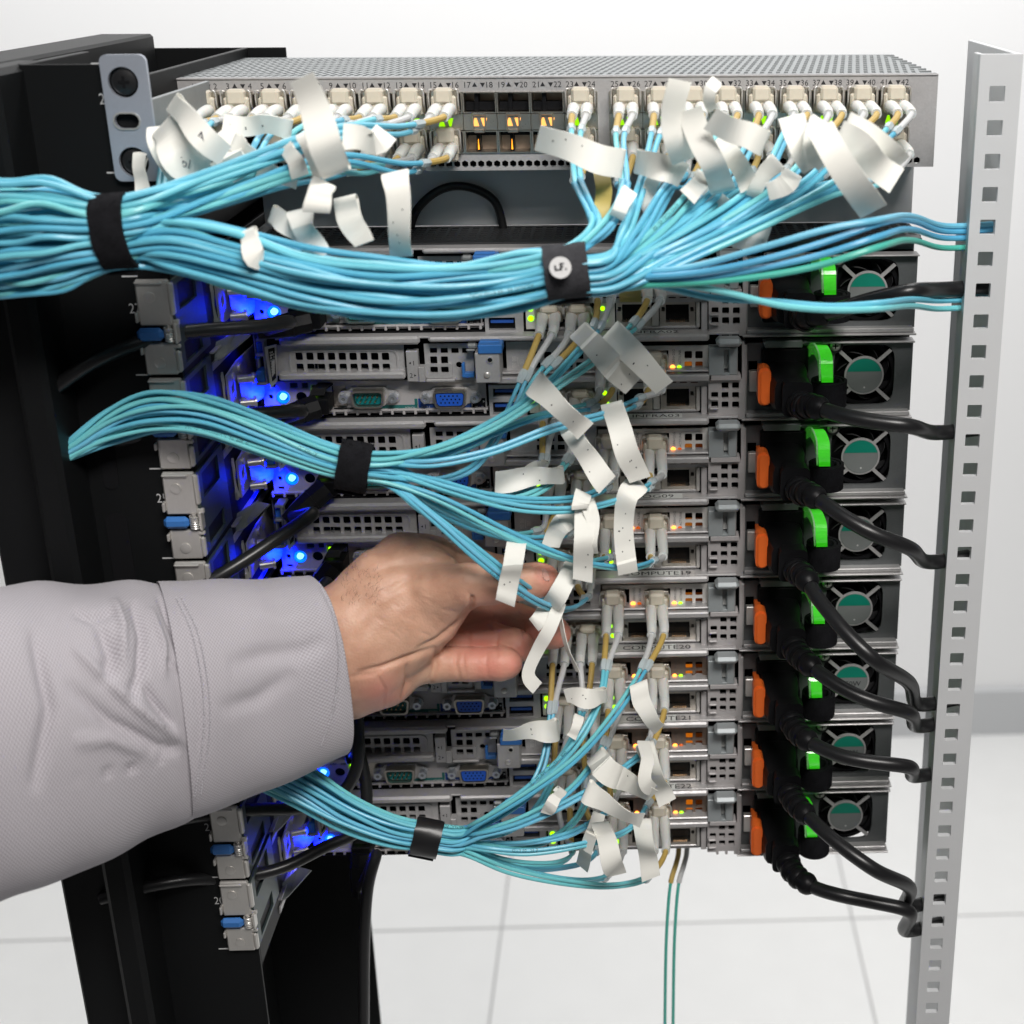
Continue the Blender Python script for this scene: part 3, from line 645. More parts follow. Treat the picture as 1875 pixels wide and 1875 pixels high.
for k, x in enumerate(colx):
    m = MB()
    for (z0, z1) in ((ZU0, ZU1), (ZL0, ZL1)):
        m.plate(rrect(x + .1, x + PW - .1, z0, z1, .2), [rrect(x + .7, x + PW - .7, z0 + .5, z1 - .5, .2)], -.9, 12)
    m.box(x + .1, x + PW - .1, -.7, 3, ZM0 - .2, ZM1 + .2, .1)
    cg = part(sw, 'port_cage', m, NICKEL)
    if k in EMPTY:
        m = MB()
        for (z0, z1) in ((ZU0, ZU1), (ZL0, ZL1)):
            up = z0 == ZU0
            zc = z0 + 3.2 if up else z1 - 1.6
            m.box(x + 1, x + PW - 1, 3, 9, zc - 2.3 if up else zc - 1.0, zc + 1.8 if up else zc + 1.2, .2)
            m.box(x + 5.6, x + 7.4, 1.5, 11, z0 + .6, z1 - .6)
        part(cg, 'contact_block', m, BLACK)
        m = MB(); [m.box(x + .8, x + PW - .8, 10, 11, z0 + .6, z1 - .6) for z0, z1 in ((ZU0, ZU1), (ZL0, ZL1))]; part(cg, 'cage_back', m, mat('warm_cage_metal', (.50, .38, .29), .4, .3))
        m = MB(); m.box(x + 4.5, x + 10.5, -2.3, -.5, ZM1 - .4, ZM1 + 1.2, .3); m.box(x + 5, x + 10, -2.3, -.5, ZM0 - 1.4, ZM0 + .2, .3); m.box(x + 4, x + 5, -1.8, -.5, ZM0 - .3, ZM1 + .4, .2); m.box(x + 10.1, x + 11, -1.8, -.5, ZM0 - .3, ZM1 + .4, .2)
        part(cg, 'release_tab', m, NICKEL)
        if k < 10:
            m = MB(); m.add([(x + 6.1, 1.2, ZL0 + 1.5), (x + 6.9, 1.2, ZL0 + 1.5), (x + 6.6, 1.2, ZL0 + 6.5), (x + 6.35, 1.2, ZL0 + 6.5)], [(0, 1, 2, 3)]); part(cg, 'amber_glint', m, glow('amber_glint_glow', (1, .35, .02), 2.0))  # painted glint: a thin glowing sliver inside the empty cage
    LM = LED_Y if k in EMPTY else LED_GT
    xc = x + PW / 2 - .2; zc = (ZM0 + ZM1) / 2
    for s_, a in ((-2, math.pi / 2), (2, -math.pi / 2)):
        v = [(xc + s_ + px_, zc + (1 if a > 0 else -1) * pz_) for px_, pz_ in ((-1.55, -1.9), (1.55, -1.9), (.45, 1.9), (-.45, 1.9))]
        part(cg, 'status_triangle', MB().plate(v, [], -1.1, -.65), LM)
# ------------------------------------------------------------------ transceivers and fibre cables
def transceiver(x, z, Y, label, flip=False, tall=True):
    """x, z: middle of the port mouth; upper tongue in beige, wire bail at the sides"""
    t = T('optical_transceiver', label, 'transceiver', (x, Y, z), 'optical transceivers in the network ports')
    sg = -1 if flip else 1
    hi = 8.0 if tall else 4.6
    m = MB(); m.box(x - 6.6, x + 6.6, Y - 3, Y + 11, z - 4.4, z + hi - .4, .5); part(t, 'metal_shell', m, NICKEL)
    m = MB(); m.box(x - 5.9, x + 5.9, Y - 7.5, Y - 3, z - 4.0, z + hi - 3, .9); m.box(x - 4.2, x + 4.2, Y - 9.0, Y - 2, z + 1.4, z + hi + .6, 1.2)
    if flip: m.box(x - 5.4, x + 5.4, Y - 8.0, Y - 2, z - 7.0, z - 3.0, .8)
    part(t, 'duplex_clip', m, BEIGE)
    m = MB()
    zz = z + hi - .2
    P = [(x - 6.9, Y - 2, z - 2.5), (x - 6.9, Y - 6, z + 1), (x - 6.7, Y - 6.5, zz - .6), (x - 5.9, Y - 6.5, zz + .2), (x - 4.9, Y - 6, zz - .2)]
    for s_ in (1, -1):
        Q = [(x + (p[0] - x) * s_, p[1], p[2]) for p in P]; m.tube(spline(Q, .8), .42, 6)
    part(t, 'wire_bail', m, STEELB, True)
    m = MB(); m.box(x - 3.5, x + 3.5, Y - 3.8, Y - 2.2, z - 5.4, z - 4.3, .2); m.box(x - 6.4, x - 5, Y - 3.6, Y - 2, z + hi - 1, z + hi - .2, .2); m.box(x + 5, x + 6.4, Y - 3.6, Y - 2, z + hi - 1, z + hi - .2, .2)
    part(t, 'release_spring', m, NICKEL)
    return t
STR = []                        # every jacket: projected picture, place, owner, radius
def strand(t, P, r, mjk, k, lean=0.0, blen=30, slen=21, side=0, boots=True):
    """boot, sleeve, marker ring and jacket of one fibre along the curve P (starts at the port)"""
    L = arclen(P); tot = L[-1]
    if boots:
        q = cut(P, 0, blen, 9); rad = [2.9, 3.0, 2.95, 2.85, 2.75, 2.65, 2.55, 2.4, 2.3]
        m = MB(); m.tube(q, rad, 12)
        for s_ in (.62, .72, .82, 1.0):
            c = cut(P, blen * s_ - .55, blen * s_, 3); rr_ = 2.95 - .65 * s_; m.tube(c, [rr_ + .14] * 3, 12)
        part(t, 'boot', m, WHITEP, True)
        part(t, 'sleeve', MB().tube(cut(P, blen - 1, blen + slen), 1.55, 10), SLEEVEY if k else SLEEVEW, True)
        part(t, 'marker_ring', MB().tube(cut(P, blen + slen - 1, blen + slen + 6, 4), [1.75, 2.1, 2.1, 1.75], 6), RINGM)
        a = blen + slen + 1
    else: a = 0
    J = cut(P, a, tot, int((tot - a) / 3.2) + 2)
    part(t, 'jacket', MB().tube(J, r, 9), mjk, True)
    STR.append((J, proj(J), t, r))
def slots(n, asp=1.25):
    """n places in an elliptical bundle, ordered from top to bottom"""
    out = []; pitch = 1.0
    k = math.sqrt(n * .92 / (math.pi * asp)) 
    hz, hy = k * asp, k
    rows = max(1, int(round(2 * hz / .9)))
    zs = [hz - (i + .5) * 2 * hz / rows for i in range(rows)]; ws = np.array([math.sqrt(max(.05, 1 - (z / hz) ** 2)) for z in zs]); cnt = np.maximum(1, np.round(ws / ws.sum() * n)).astype(int)
    while cnt.sum() > n: cnt[cnt.argmax()] -= 1
    while cnt.sum() < n: cnt[cnt.argmax()] += 1
    for i, z in enumerate(zs):
        c = cnt[i]
        for j in range(c): out.append((z, (j - (c - 1) / 2) * 1.0 + (.25 if i % 2 else -.25)))
    return out
def bundle_frames(C):
    C = np.array(C); t = np.gradient(C, axis=0); t /= np.linalg.norm(t, axis=1)[:, None]
    n1 = np.cross(t, np.array([0, -1., 0])); n1 /= np.linalg.norm(n1, axis=1)[:, None]; n1 *= np.sign(n1[:, 2:3] + 1e-9); n2 = np.cross(n1, t); n2 *= np.sign(n2[:, 1:2] + 1e-9)
    return C, n1, n2
def bundle_point(fr, i, sl, dia, f=1.0, jit=None):
    C, n1, n2 = fr; a, b = sl
    p = C[i] + n1[i] * a * dia * f + n2[i] * b * dia * f
    return p + (jit if jit is not None else 0)
def px3(w): return at(w[0], w[1], w[2])
ORDS = ['first', 'second', 'third', 'fourth', 'fifth', 'sixth', 'seventh', 'eighth', 'ninth', 'tenth', 'eleventh']
SUF = {'A': 'lower left', 'B': 'lower middle', 'C': 'upper middle', 'D': 'upper right'}
def port_xz(i, key):
    base = {'A': (1005, 579, 0), 'B': (1058, 579, 0), 'C': (1122, 1113, 4), 'D': (1202.5, 1113, 4)}[key]
    Y = -8 if key in 'AB' else -10
    p = at(base[0], base[1], Y); return p[0], p[2] + PITCH * base[2] - PITCH * i - 0.6, Y
def make_duplex(t, pin, mid, slot_pts, r, mats, gap=3.12, blen=29, rev=False, sag=0):
    """two fibres from a port through shared mid points, then each through its own bundle points"""
    x, z, Y = pin
    for s_ in (0, 1):
        dx = (-gap if s_ == 0 else gap)
        P = [(x + dx, Y, z), (x + dx, Y - 12, z), (x + dx * 1.02, Y - blen, z - 1.2 - sag)]
        M = np.array([px3(w) for w in mid])
        full = np.vstack([[x, Y - blen, z], M, slot_pts[s_][0]]); t_ = np.gradient(full, axis=0)[1:-1]; nn = np.cross(t_, np.array([0, -1., 0])); nn /= np.linalg.norm(nn, axis=1)[:, None] + 1e-9
        if nn[:, 0].mean() * dx < 0 and abs(nn[0, 0]) > .3: nn = -nn
        if dx < 0: pass
        sgn = 1 if dx > 0 else -1
        if nn[0, 0] * sgn < 0: nn = -nn
        off = np.ones(len(M)) * r * 1.02; off[0] = r * 1.35
        P += [tuple(a + b * o + rng.normal(0, .25, 3)) for a, b, o in zip(M, nn, off)]
        P += [tuple(q) for q in slot_pts[s_]]
        C = smoothed(spline(P, 2.0), 6)
        strand(t, C, r, mats[s_], (s_ == 0) ^ rev, blen=blen)
def strap(name, c0, c1, hz, hy, m, label, th=1.6):
    """hook-and-loop band round a bundle; c0, c1 are the ends of its axis"""
    c0, c1 = np.array(c0), np.array(c1); t = (c1 - c0) / np.linalg.norm(c1 - c0)
    n1 = np.cross(t, [0, -1, 0]); n1 /= np.linalg.norm(n1); n1 *= np.sign(n1[2] + 1e-9); n2 = np.cross(n1, t)
    T0 = T(name, label, 'strap', tuple((c0 + c1) / 2), None); m_ = MB(); n = 40; vs = []; k = 0
    prof = [(-.5, 0), (-.5, th), (-.3, th + .15), (0, th + .1), (.3, th + .15), (.5, th), (.5, 0)]
    Lh = np.linalg.norm(c1 - c0); mid = (c0 + c1) / 2
    for i in range(n):
        a = 2 * math.pi * i / n
        for (u, h) in prof:
            j = .12 * math.sin(7 * a + 5 * u)
            vs.append(mid + t * u * (Lh + j * 2) + n1 * (hz + h + j) * math.sin(a) + n2 * (hy + h + j) * math.cos(a))
    P_ = len(prof); fs = [(i * P_ + j, i * P_ + j + 1, ((i + 1) % n) * P_ + j + 1, ((i + 1) % n) * P_ + j) for i in range(n) for j in range(P_ - 1)]
    m_.add(vs, fs); part(T0, 'band', m_, m, True)
    if m is VELCRO:
        hm = MB()
        for _ in range(1500):
            a = rng.uniform(0, 2 * math.pi); u = rng.uniform(-.5, .5); b0 = mid + t * u * Lh + n1 * (hz + th) * math.sin(a) + n2 * (hy + th) * math.cos(a)
            dv = n1 * math.sin(a) + n2 * math.cos(a) + rng.normal(0, .7, 3); dv = dv / np.linalg.norm(dv) * rng.uniform(.5, 1.3); w0 = rng.normal(0, .07, 3); hm.add([b0 - w0, b0 + w0, b0 + dv + t * (u * .8)], [(0, 1, 2)])
        part(T0, 'fuzz', hm, m, kind='stuff')
    # overlapping free end
    m_ = MB(); ps = []
    for i in range(10):
        a = math.radians(200 + 9 * i); h = th + .9 + (.5 if i > 7 else 0); ps.append(mid + t * .6 + n1 * (hz + h) * math.sin(a) + n2 * (hy + h) * math.cos(a))
    m_.ribbon(ps, [t * Lh * .47] * len(ps), .9); part(T0, 'free_end', m_, m, True)
    return T0, t, n1, n2, mid

# --- middle bundle
MIDD = 2.15
mid_fr = bundle_frames([px3(w) for w in ((700, 857, -112), (645, 853, -114), (590, 838, -112), (480, 796, -108), (380, 762, -104), (290, 755, -100), (215, 775, -98), (160, 806, -99), (104, 842, -100))])
mid_sc = [1.02, 1.0, 1.02, 1.15, 1.3, 1.3, 1.05, .62, .4]
midc = [  # server, port, way points (picture x, y, depth), flip of sleeve colours
 (0, 'C', [(1092, 600, -62), (1045, 660, -84), (985, 720, -95), (890, 782, -104), (790, 822, -110)], 0),
 (0, 'D', [(1165, 592, -60), (1095, 655, -86), (1010, 715, -98), (910, 778, -106), (800, 824, -112)], 0),
 (0, 'A', [(970, 668, -48), (940, 735, -58), (905, 808, -74), (860, 862, -92), (780, 880, -102)], 0),
 (0, 'B', [(1030, 645, -50), (985, 690, -62), (940, 760, -72), (870, 812, -88), (780, 838, -100)], 1),
 (1, 'C', [(1088, 742, -60), (1040, 752, -72), (975, 765, -88), (890, 800, -98), (790, 836, -106)], 1),
 (1, 'D', [(1168, 735, -62), (1105, 760, -84), (1010, 785, -98), (900, 828, -108), (790, 848, -114)], 0),
 (1, 'A', [(998, 812, -48), (996, 850, -58), (975, 888, -70), (915, 910, -80), (800, 893, -94)], 0),
 (1, 'B', [(1052, 822, -48), (1030, 856, -62), (1000, 892, -76), (930, 918, -88), (810, 897, -100)], 1),
 (2, 'C', [(1118, 885, -58), (1075, 908, -76), (990, 918, -92), (880, 905, -102), (780, 878, -110)], 0),
 (2, 'D', [(1195, 885, -60), (1150, 910, -82), (1065, 932, -98), (950, 930, -108), (810, 892, -114)], 0),
 (2, 'A', [(1000, 962, -46), (985, 975, -58), (930, 980, -70), (860, 965, -82), (770, 920, -98)], 1),
 (2, 'B', [(1055, 962, -48), (1035, 978, -62), (975, 988, -78), (885, 972, -90), (780, 925, -102)], 0),
 (3, 'C', [(1112, 1024, -60), (1062, 1028, -82), (975, 1002, -98), (870, 955, -106), (770, 905, -112)], 0),
 (3, 'D', [(1195, 1030, -62), (1148, 1041, -84), (1060, 1028, -102), (940, 982, -112), (800, 912, -116)], 0),
 (3, 'B', [(1072, 1096, -60), (1040, 1117, -84), (975, 1098, -110), (880, 1025, -122), (775, 935, -120)], 0),
 (3, 'A', [(1030, 1092, -56), (1000, 1095, -80), (945, 1062, -108), (860, 995, -118), (765, 925, -118)], 1),
]
ss = slots(32, 1.35)
order = {0: 0, 1: 1, 3: 2, 4: 3, 5: 4, 2: 5, 6: 6, 7: 7, 8: 8, 9: 9, 10: 10, 11: 11, 12: 12, 13: 13, 15: 14, 14: 15}
def run_bundle(items, order, ss, fr, sc, dia, r, gname, where, per=None):
    for ci, (i, key, wp, rv) in enumerate(items):
        t = T('fibre_patch_cable', 'aqua twin fibre cable in the %s port of the %s server from the top' % (SUF[key], ORD[i]), 'cable', port_pos(i, key), gname)
        k = order[ci] * 2; pts = []
        for s_ in (0, 1):
            sl = ss[k + s_]; pts.append([bundle_point(fr, j, sl, dia, sc[j], rng.normal(0, .3 + .4 * (j > 2), 3)) for j in range(len(fr[0]))])
        ja = aqua(ci * 2 + 1); jb = aqua(ci * 2 + rng.randint(0, 2))
        make_duplex(t, port_xz(i, key), wp, pts, r, (ja, jb), rev=bool(rv))
        x, z, Y = port_xz(i, key)
        transceiver(x, z + (0.6 if key in 'CD' else .8), -1.5 if key in 'AB' else -2.5, 'small metal transceiver in the %s network port of the %s server from the top' % (SUF[key], ORD[i]), tall=(key in 'CD'))
def port_pos(i, key): x, z, Y = port_xz(i, key); return (x, Y, z)
run_bundle(midc, order, ss, mid_fr, mid_sc, MIDD, 1.0, 'fibre cables in the middle bundle', 'middle bundle')
Cm = mid_fr[0]
s2 = strap('cable_strap', px3((677, 859, -113)), px3((619, 849, -114)), 9.8, 7.4, VELCRO, 'fuzzy black strap holding the middle fibre bundle together, upper right of the hand')
# --- bottom bundle
bot_fr = bundle_frames([px3(w) for w in ((840, 1541, -106), (780, 1532, -108), (725, 1522, -106), (640, 1488, -104), (560, 1443, -102), (480, 1398, -98), (400, 1350, -88), (330, 1330, -60))])
bot_sc = [1.05, 1.0, 1.08, 1.3, 1.5, 1.6, 1.4, 1.2]
botc = [
 (4, 'C', [(1110, 1215, -60), (1100, 1275, -78), (1060, 1355, -94), (980, 1435, -102), (890, 1500, -108)], 0),
 (4, 'D', [(1180, 1222, -62), (1130, 1300, -84), (1055, 1390, -100), (955, 1462, -110), (870, 1510, -112)], 1),
 (4, 'A', [(1014, 1278, -50), (1006, 1345, -62), (990, 1410, -74), (945, 1475, -88), (870, 1515, -100)], 0),
 (4, 'B', [(1072, 1275, -50), (1055, 1335, -66), (1020, 1400, -82), (960, 1465, -96), (880, 1512, -104)], 1),
 (5, 'C', [(1112, 1352, -58), (1088, 1395, -74), (1040, 1450, -88), (960, 1500, -100), (880, 1525, -106)], 0),
 (5, 'D', [(1188, 1362, -60), (1130, 1415, -84), (1050, 1462, -102), (950, 1510, -110), (875, 1530, -112)], 1),
 (5, 'A', [(1018, 1400, -48), (1006, 1440, -60), (975, 1490, -74), (925, 1525, -88), (865, 1535, -98)], 0),
 (5, 'B', [(1078, 1450, -50), (1060, 1495, -66), (1010, 1535, -84), (935, 1553, -98), (875, 1545, -106)], 0),
 (6, 'C', [(1118, 1475, -58), (1095, 1500, -74), (1040, 1530, -88), (950, 1545, -98), (875, 1545, -104)], 0),
 (6, 'D', [(1185, 1478, -62), (1150, 1520, -84), (1070, 1546, -102), (960, 1562, -110), (880, 1553, -112)], 1),
 (6, 'A', [(1040, 1535, -46), (1050, 1562, -58), (1020, 1580, -72), (940, 1580, -88), (870, 1558, -100)], 1),
 (6, 'B', [(1100, 1535, -48), (1085, 1570, -62), (1020, 1590, -80), (935, 1588, -96), (868, 1560, -104)], 0),
 (7, 'C', [(1120, 1598, -56), (1080, 1612, -74), (1000, 1605, -94), (920, 1582, -104), (865, 1562, -108)], 0),
 (7, 'D', [(1192, 1602, -60), (1130, 1622, -82), (1030, 1615, -100), (925, 1592, -108), (862, 1566, -112)], 1),
]
run_bundle(botc, {k: k for k in range(14)}, slots(28, 1.35), bot_fr, bot_sc, MIDD, 1.0, 'fibre cables in the bottom bundle', 'bottom bundle')
s3 = strap('cable_strap', px3((806, 1539, -107)), px3((757, 1529, -107)), 8.2, 6.2, BLACKR, 'shiny black strap holding the bottom fibre bundle together, low in the rack')
# --- top bundles: left fan and right fan from the switch
TOPD = 2.9; TR = 1.36
def col_port(k, row):
    x = colx[k] + PW / 2; z = (zrow(192) if row == 0 else zrow(264)); return x, z, -9
left_fr = bundle_frames([px3(w) for w in ((275, 416, -148), (210, 427, -150), (160, 428, -150), (110, 430, -150), (50, 434, -148), (-10, 440, -146), (-90, 448, -144))])
l_sc = [1.03, 1.0, 1.25, 1.6, 1.7, 1.7, 1.7]
lc = []
for k in range(8):
    for row in (0, 1):
        if row == 1 and k in (1, 3): continue
        lc.append((k, row))
nleft = len(lc)
rc = [(11, 0), (11, 1)] + [(12 + k, row) for k in range(9) for row in (0, 1)]
nL = nleft + 12
ssl = slots(2 * (nleft + len(rc)) // 2 + 18, 1.5)
lc.sort(key=lambda q: (q[1], -q[0]))
def switch_cable(k, row, mid, pts, kk, where, gname, rv=False):
    side = ('%s column from the left end' % ORDS[k]) if k < 11 else ('%s column right of the empty ports' % ORDS[k - 11])
    lab = 'aqua twin fibre cable in the %s switch row, %s' % ('upper' if row == 0 else 'lower', side)
    x, z, Y = col_port(k, row)
    t = T('fibre_patch_cable', lab, 'cable', (x, Y, z), gname)
    make_duplex(t, (x, z - .8, Y), mid, pts, TR * .92, (aqua(kk), aqua(kk + rng.randint(0, 2))), blen=23, rev=rv)
    transceiver(x, z, -1.0, 'beige clipped transceiver in the %s switch row, %s' % ('upper' if row == 0 else 'lower', side), flip=(row == 1))
for n_, (k, row) in enumerate(lc):
    px, py = proj(np.array(col_port(k, row)))[0][:2] if False else proj([[colx[k] + PW / 2, -32, (zrow(192) if row == 0 else zrow(264))]])[0]
    u = n_ / (nleft - 1)
    fx_ = px - 215
    A1 = (px - min(60, 18 + fx_ * .10), py + 26 + rng.uniform(-4, 8), -62 - rng.uniform(0, 12))
    A2 = (215 + fx_ * .66, 402 - fx_ * .66 * (.42 - .24 * u) + 6 * math.sin(n_ * 2.1), -100 - rng.uniform(0, 18))
    A3 = (215 + fx_ * .33, 412 - fx_ * .33 * (.52 - .40 * u), -128 - rng.uniform(0, 10))
    pts = []
    for s_ in (0, 1):
        sl = ssl[n_ * 2 + s_]; pts.append([bundle_point(left_fr, j, sl, TOPD, l_sc[j] * 1.0, rng.normal(0, .4 + .5 * (j > 2), 3)) for j in range(len(left_fr[0]))])
    mid_ = [A1, A2, A3] if fx_ > 130 else [A1, (215 + fx_ * .6, 372, -118)]
    switch_cable(k, row, mid_, pts, n_, 'left bundle', 'fibre cables from the left half of the switch', bool(rng.randint(0, 2)))
# right fan -> logo strap -> sag -> left strap
rfr = bundle_frames([px3(w) for w in ((1110, 492, -148), (1035, 497, -150), (960, 514, -150), (840, 532, -152), (700, 530, -154), (560, 510, -154), (430, 477, -152), (320, 450, -150))])
r_sc = [1.0, .95, 1.0, 1.06, 1.1, 1.12, 1.1, 1.05]
nr = 2 * len(rc); ssr = slots(nr, 1.15)
rc.sort(key=lambda q: (q[0], q[1]))
for n_, (k, row) in enumerate(rc):
    px, py = proj([[colx[k] + PW / 2, -32, (zrow(192) if row == 0 else zrow(264))]])[0]
    fx_ = px - 1070; u = n_ / (len(rc) - 1)
    A1 = (px - 6 - fx_ * .06, py + 52 + rng.uniform(-6, 10), -58 - rng.uniform(0, 10))
    A2 = (1085 + fx_ * .66, 338 + 30 * u + rng.uniform(-16, 16), -92 - rng.uniform(0, 16)) if fx_ < 260 else (1085 + fx_ * .74, 345 + 22 * row + rng.uniform(-14, 14), -95 - rng.uniform(0, 18))
    A3 = (1092 + fx_ * .36, 425 + 28 * u, -130 - rng.uniform(0, 8))
    if fx_ < 110: A2 = (px - 2, 338, -92 - 10 * row); A3 = (1092 + fx_ * .22, 412 + 14 * row, -130)
    pts = []
    for s_ in (0, 1):
        sl = ssr[n_ * 2 + s_]; q = [bundle_point(rfr, j, sl, TOPD, r_sc[j], rng.normal(0, .3 + .8 * (1 < j < 7), 3)) for j in range(1 if fx_ < 110 else 0, len(rfr[0]))]
        sl2 = ssl[min(2 * nleft + n_ * 2 // 1 + s_, len(ssl) - 1)] if 2 * nleft + n_ * 2 + s_ < len(ssl) else ssl[-1 - (n_ % 9)]
        q += [bundle_point(left_fr, j, sl2, TOPD * .96, l_sc[j], rng.normal(0, .4 + .5 * (j > 2), 3)) for j in range(1, len(left_fr[0]))]
        pts.append(q)
    switch_cable(k, row, [A1, A2, A3], pts, n_ + 1, 'right bundle', 'fibre cables from the right half of the switch', bool(rng.randint(0, 2)))
def pwpts(L):
    out = [px3(w) for w in L if w[0] != 'post']
    for w in L:
        if w[0] == 'post': z = at(1730, w[1], -50)[2]; z = at(1725, w[1], -50)[2]; out += [np.array([240., -56, z]), np.array([262., -49, z - .5])]
    return out
# loose pairs that leave to the right
for n_, (wp, mm) in enumerate([
    ([(1110, 500, -140), (1250, 492, -150), (1400, 452, -158), (1520, 418, -160), (1600, 404, -158), (1670, 396, -96), ('post', 410)], aqua(4)),
    ([(1110, 508, -142), (1250, 503, -152), (1400, 475, -158), (1520, 440, -158), (1600, 412, -156), (1670, 404, -96), ('post', 420)], AQB),
    ([(1110, 515, -140), (1260, 512, -150), (1400, 490, -156), (1500, 468, -158), (1600, 436, -158), (1670, 420, -96), ('post', 432)], AQB),
    ([(1110, 520, -142), (1260, 518, -150), (1400, 505, -156), (1500, 486, -158), (1600, 455, -158), (1670, 440, -96), ('post', 450)], AQG),
    ([(1110, 528, -138), (1230, 520, -146), (1330, 535, -150), (1430, 560, -150), (1530, 568, -148), (1600, 566, -146), (1670, 560, -96), ('post', 560)], aqua(3)),
    ([(1110, 522, -136), (1190, 520, -140), (1300, 545, -144), (1420, 552, -146), (1520, 561, -146), (1600, 556, -144), (1670, 548, -96), ('post', 545)], aqua(5))]):
    lab = ['sky aqua strand leaving to the right, highest of the loose strands', 'blue strand leaving right, second of the loose strands', 'blue strand leaving right just above the green one', 'sea green strand leaving to the right above the first green handle', 'aqua strand dipping right across the first orange latch, lower of two', 'aqua strand dipping right across the first orange latch, upper of two'][n_]
    t = T('fibre_strand', lab, 'cable', tuple(px3(wp[0])), 'loose fibre strands at the right')
    back = [px3(w) + np.array([0, 0, -2.2 + .9 * n_]) for w in ((560, 512, -150), (760, 530, -152), (900, 522, -151), (1035, 505, -149))]
    C = smoothed(spline(np.vstack([back, pwpts(wp)]), 2.2), 6)
    strand(t, C, TR, mm, 0, boots=False)
s0 = strap('cable_strap', px3((243, 421, -150)), px3((184, 427, -150)), 13.0, 9.5, VELCRO, 'plain black strap round the top left bundle in front of the rack post')
s1 = strap('cable_strap', px3((1077, 492, -149)), px3((998, 501, -150)), 9.2, 9.2, VELG, 'dark grey woven strap with round white badge on the top bundle')
# badge on the grey strap
def face_disc(m, c, r, nrm, up, n=24, h=.2):
    nrm = nrm / np.linalg.norm(nrm); up = up - nrm * (up @ nrm); up /= np.linalg.norm(up); rt = np.cross(up, nrm)
    ring_ = [c + r * (math.cos(2 * math.pi * k / n) * rt + math.sin(2 * math.pi * k / n) * up) for k in range(n)]
    m.add([p for p in ring_] + [p + nrm * h for p in ring_], [tuple(range(n)), tuple(range(n, 2 * n))[::-1]] + [(k, (k + 1) % n, (k + 1) % n + n, k + n) for k in range(n)]); return rt, up, nrm
T1, tt, n1, n2, md = s1; c = px3((1026, 490, -163.6)); nr_ = CAM - c; nr_ = nr_ / np.linalg.norm(nr_)
m = MB(); rt, up, nn_ = face_disc(m, c, 4.2, nr_ * .8 + n1 * .15, n1); bd = part(T1, 'badge', m, mat('pale_badge_print', (.62, .62, .62), .6))
m = MB(); f_ = lambda a, b: c + nn_ * .32 + rt * a + up * b
for (a0, b0, a1, b1) in ((-2.3, -1.2, -1.5, 1.0), (-1.5, -1.2, .2, -.5), (-.2, -1.2, .6, 1.7), (-.2, 1.0, 1.6, 1.7), (-.2, -.1, 1.3, .5), (1.7, -1.2, 2.4, -.5)):
    m.add([f_(a0, b0), f_(a1, b0), f_(a1, b1), f_(a0, b1)], [(0, 1, 2, 3)])
part(bd, 'badge_mark', m, VELG)
# ------------------------------------------------------------------ cabinet on the left
XO = -198.0
cab = T('rack_cabinet', 'black rack cabinet side and post with printed white unit numbers, left of the servers', 'cabinet', (-150, -86, -700))
m = MB()
slots_ = []
for k in range(-3, 9):
    zb = 38.3 - PITCH * k
part(cab, 'post', MB().box(-156, -106, -86, -84, -700, 127, .3).box(-158, -154, -84, -10, -700, 127, .3), BLACKP)
m = MB(); m.box(-168, -154.5, -113, -60, -700, 127, 2.5); part(cab, 'corner_profile', m, BLACKP)
m = MB(); m.box(XO, -168.5, -92, 130, -700, 127, 1.5); m.box(XO + 2, -172, -97, -90, -700, 127, 1.5); part(cab, 'side_panel', m, BLACKP)
m = MB(); m.box(XO + 1, -98, 134, 136, -700, 119, .2); part(cab, 'rear_screen', m, BLACKP)
m = MB(); m.box(-108.5, -106, -84, 134, -330, 36, .3); m.box(-122, -119, -80, 134, 36, 119, .3); part(cab, 'inner_web', m, BLACKP)
UN = {29: 113.2, 28: 69.3, 27: 24.2, 26: -20.3, 25: -64.9, 24: -109.3, 23: -153.7, 22: -198.2, 21: -242.6, 20: -287.0}
for n_, z in UN.items():
    m = MB(); text(m, str(n_), -122.8, z, -86.12, 4.4, sx=.82); part(cab, 'unit_number', m, INKW)
m = MB()
for k in range(-2, 9): m.box(-126.5, -119.8, -86.2, -86, 38.1 - PITCH * k, 38.7 - PITCH * k)
part(cab, 'unit_marks', m, INKW, kind='stuff')
m = MB(); m.plate(rrect(-148, -141, -60, -25, 3), [], -86.5, -86); m.plate(rrect(-150, -140, -150, -72, 4), [], -86.5, -86); part(cab, 'cutout_shade_patch', m, DARK)  # near-black plates on the post paint the shade of openings
# grey blanking panel behind the gap below the switch
bl = T('blanking_panel', 'smooth grey panel deep in the gap between switch and first server', 'panel', (20, 44, 34))
part(bl, 'sheet', MB().box(-96, SX1 - 1, 43, 45, 35.2, 69.6, .3), mat('smooth_grey_panel', (.74, .74, .75), .36, .15, var=.06, scale=30))
m = MB(); P = [px3(w) for w in ((745, 440, 38), (765, 382, 36), (812, 345, 35), (860, 343, 35), (905, 368, 35), (925, 430, 37))]; 
solo('black_cable_loop', MB().tube(spline(P, 2), 2.2, 10), BLACKR, 'black cable looping up in the dark gap under the switch', 'cable', True, loc=tuple(P[2]))
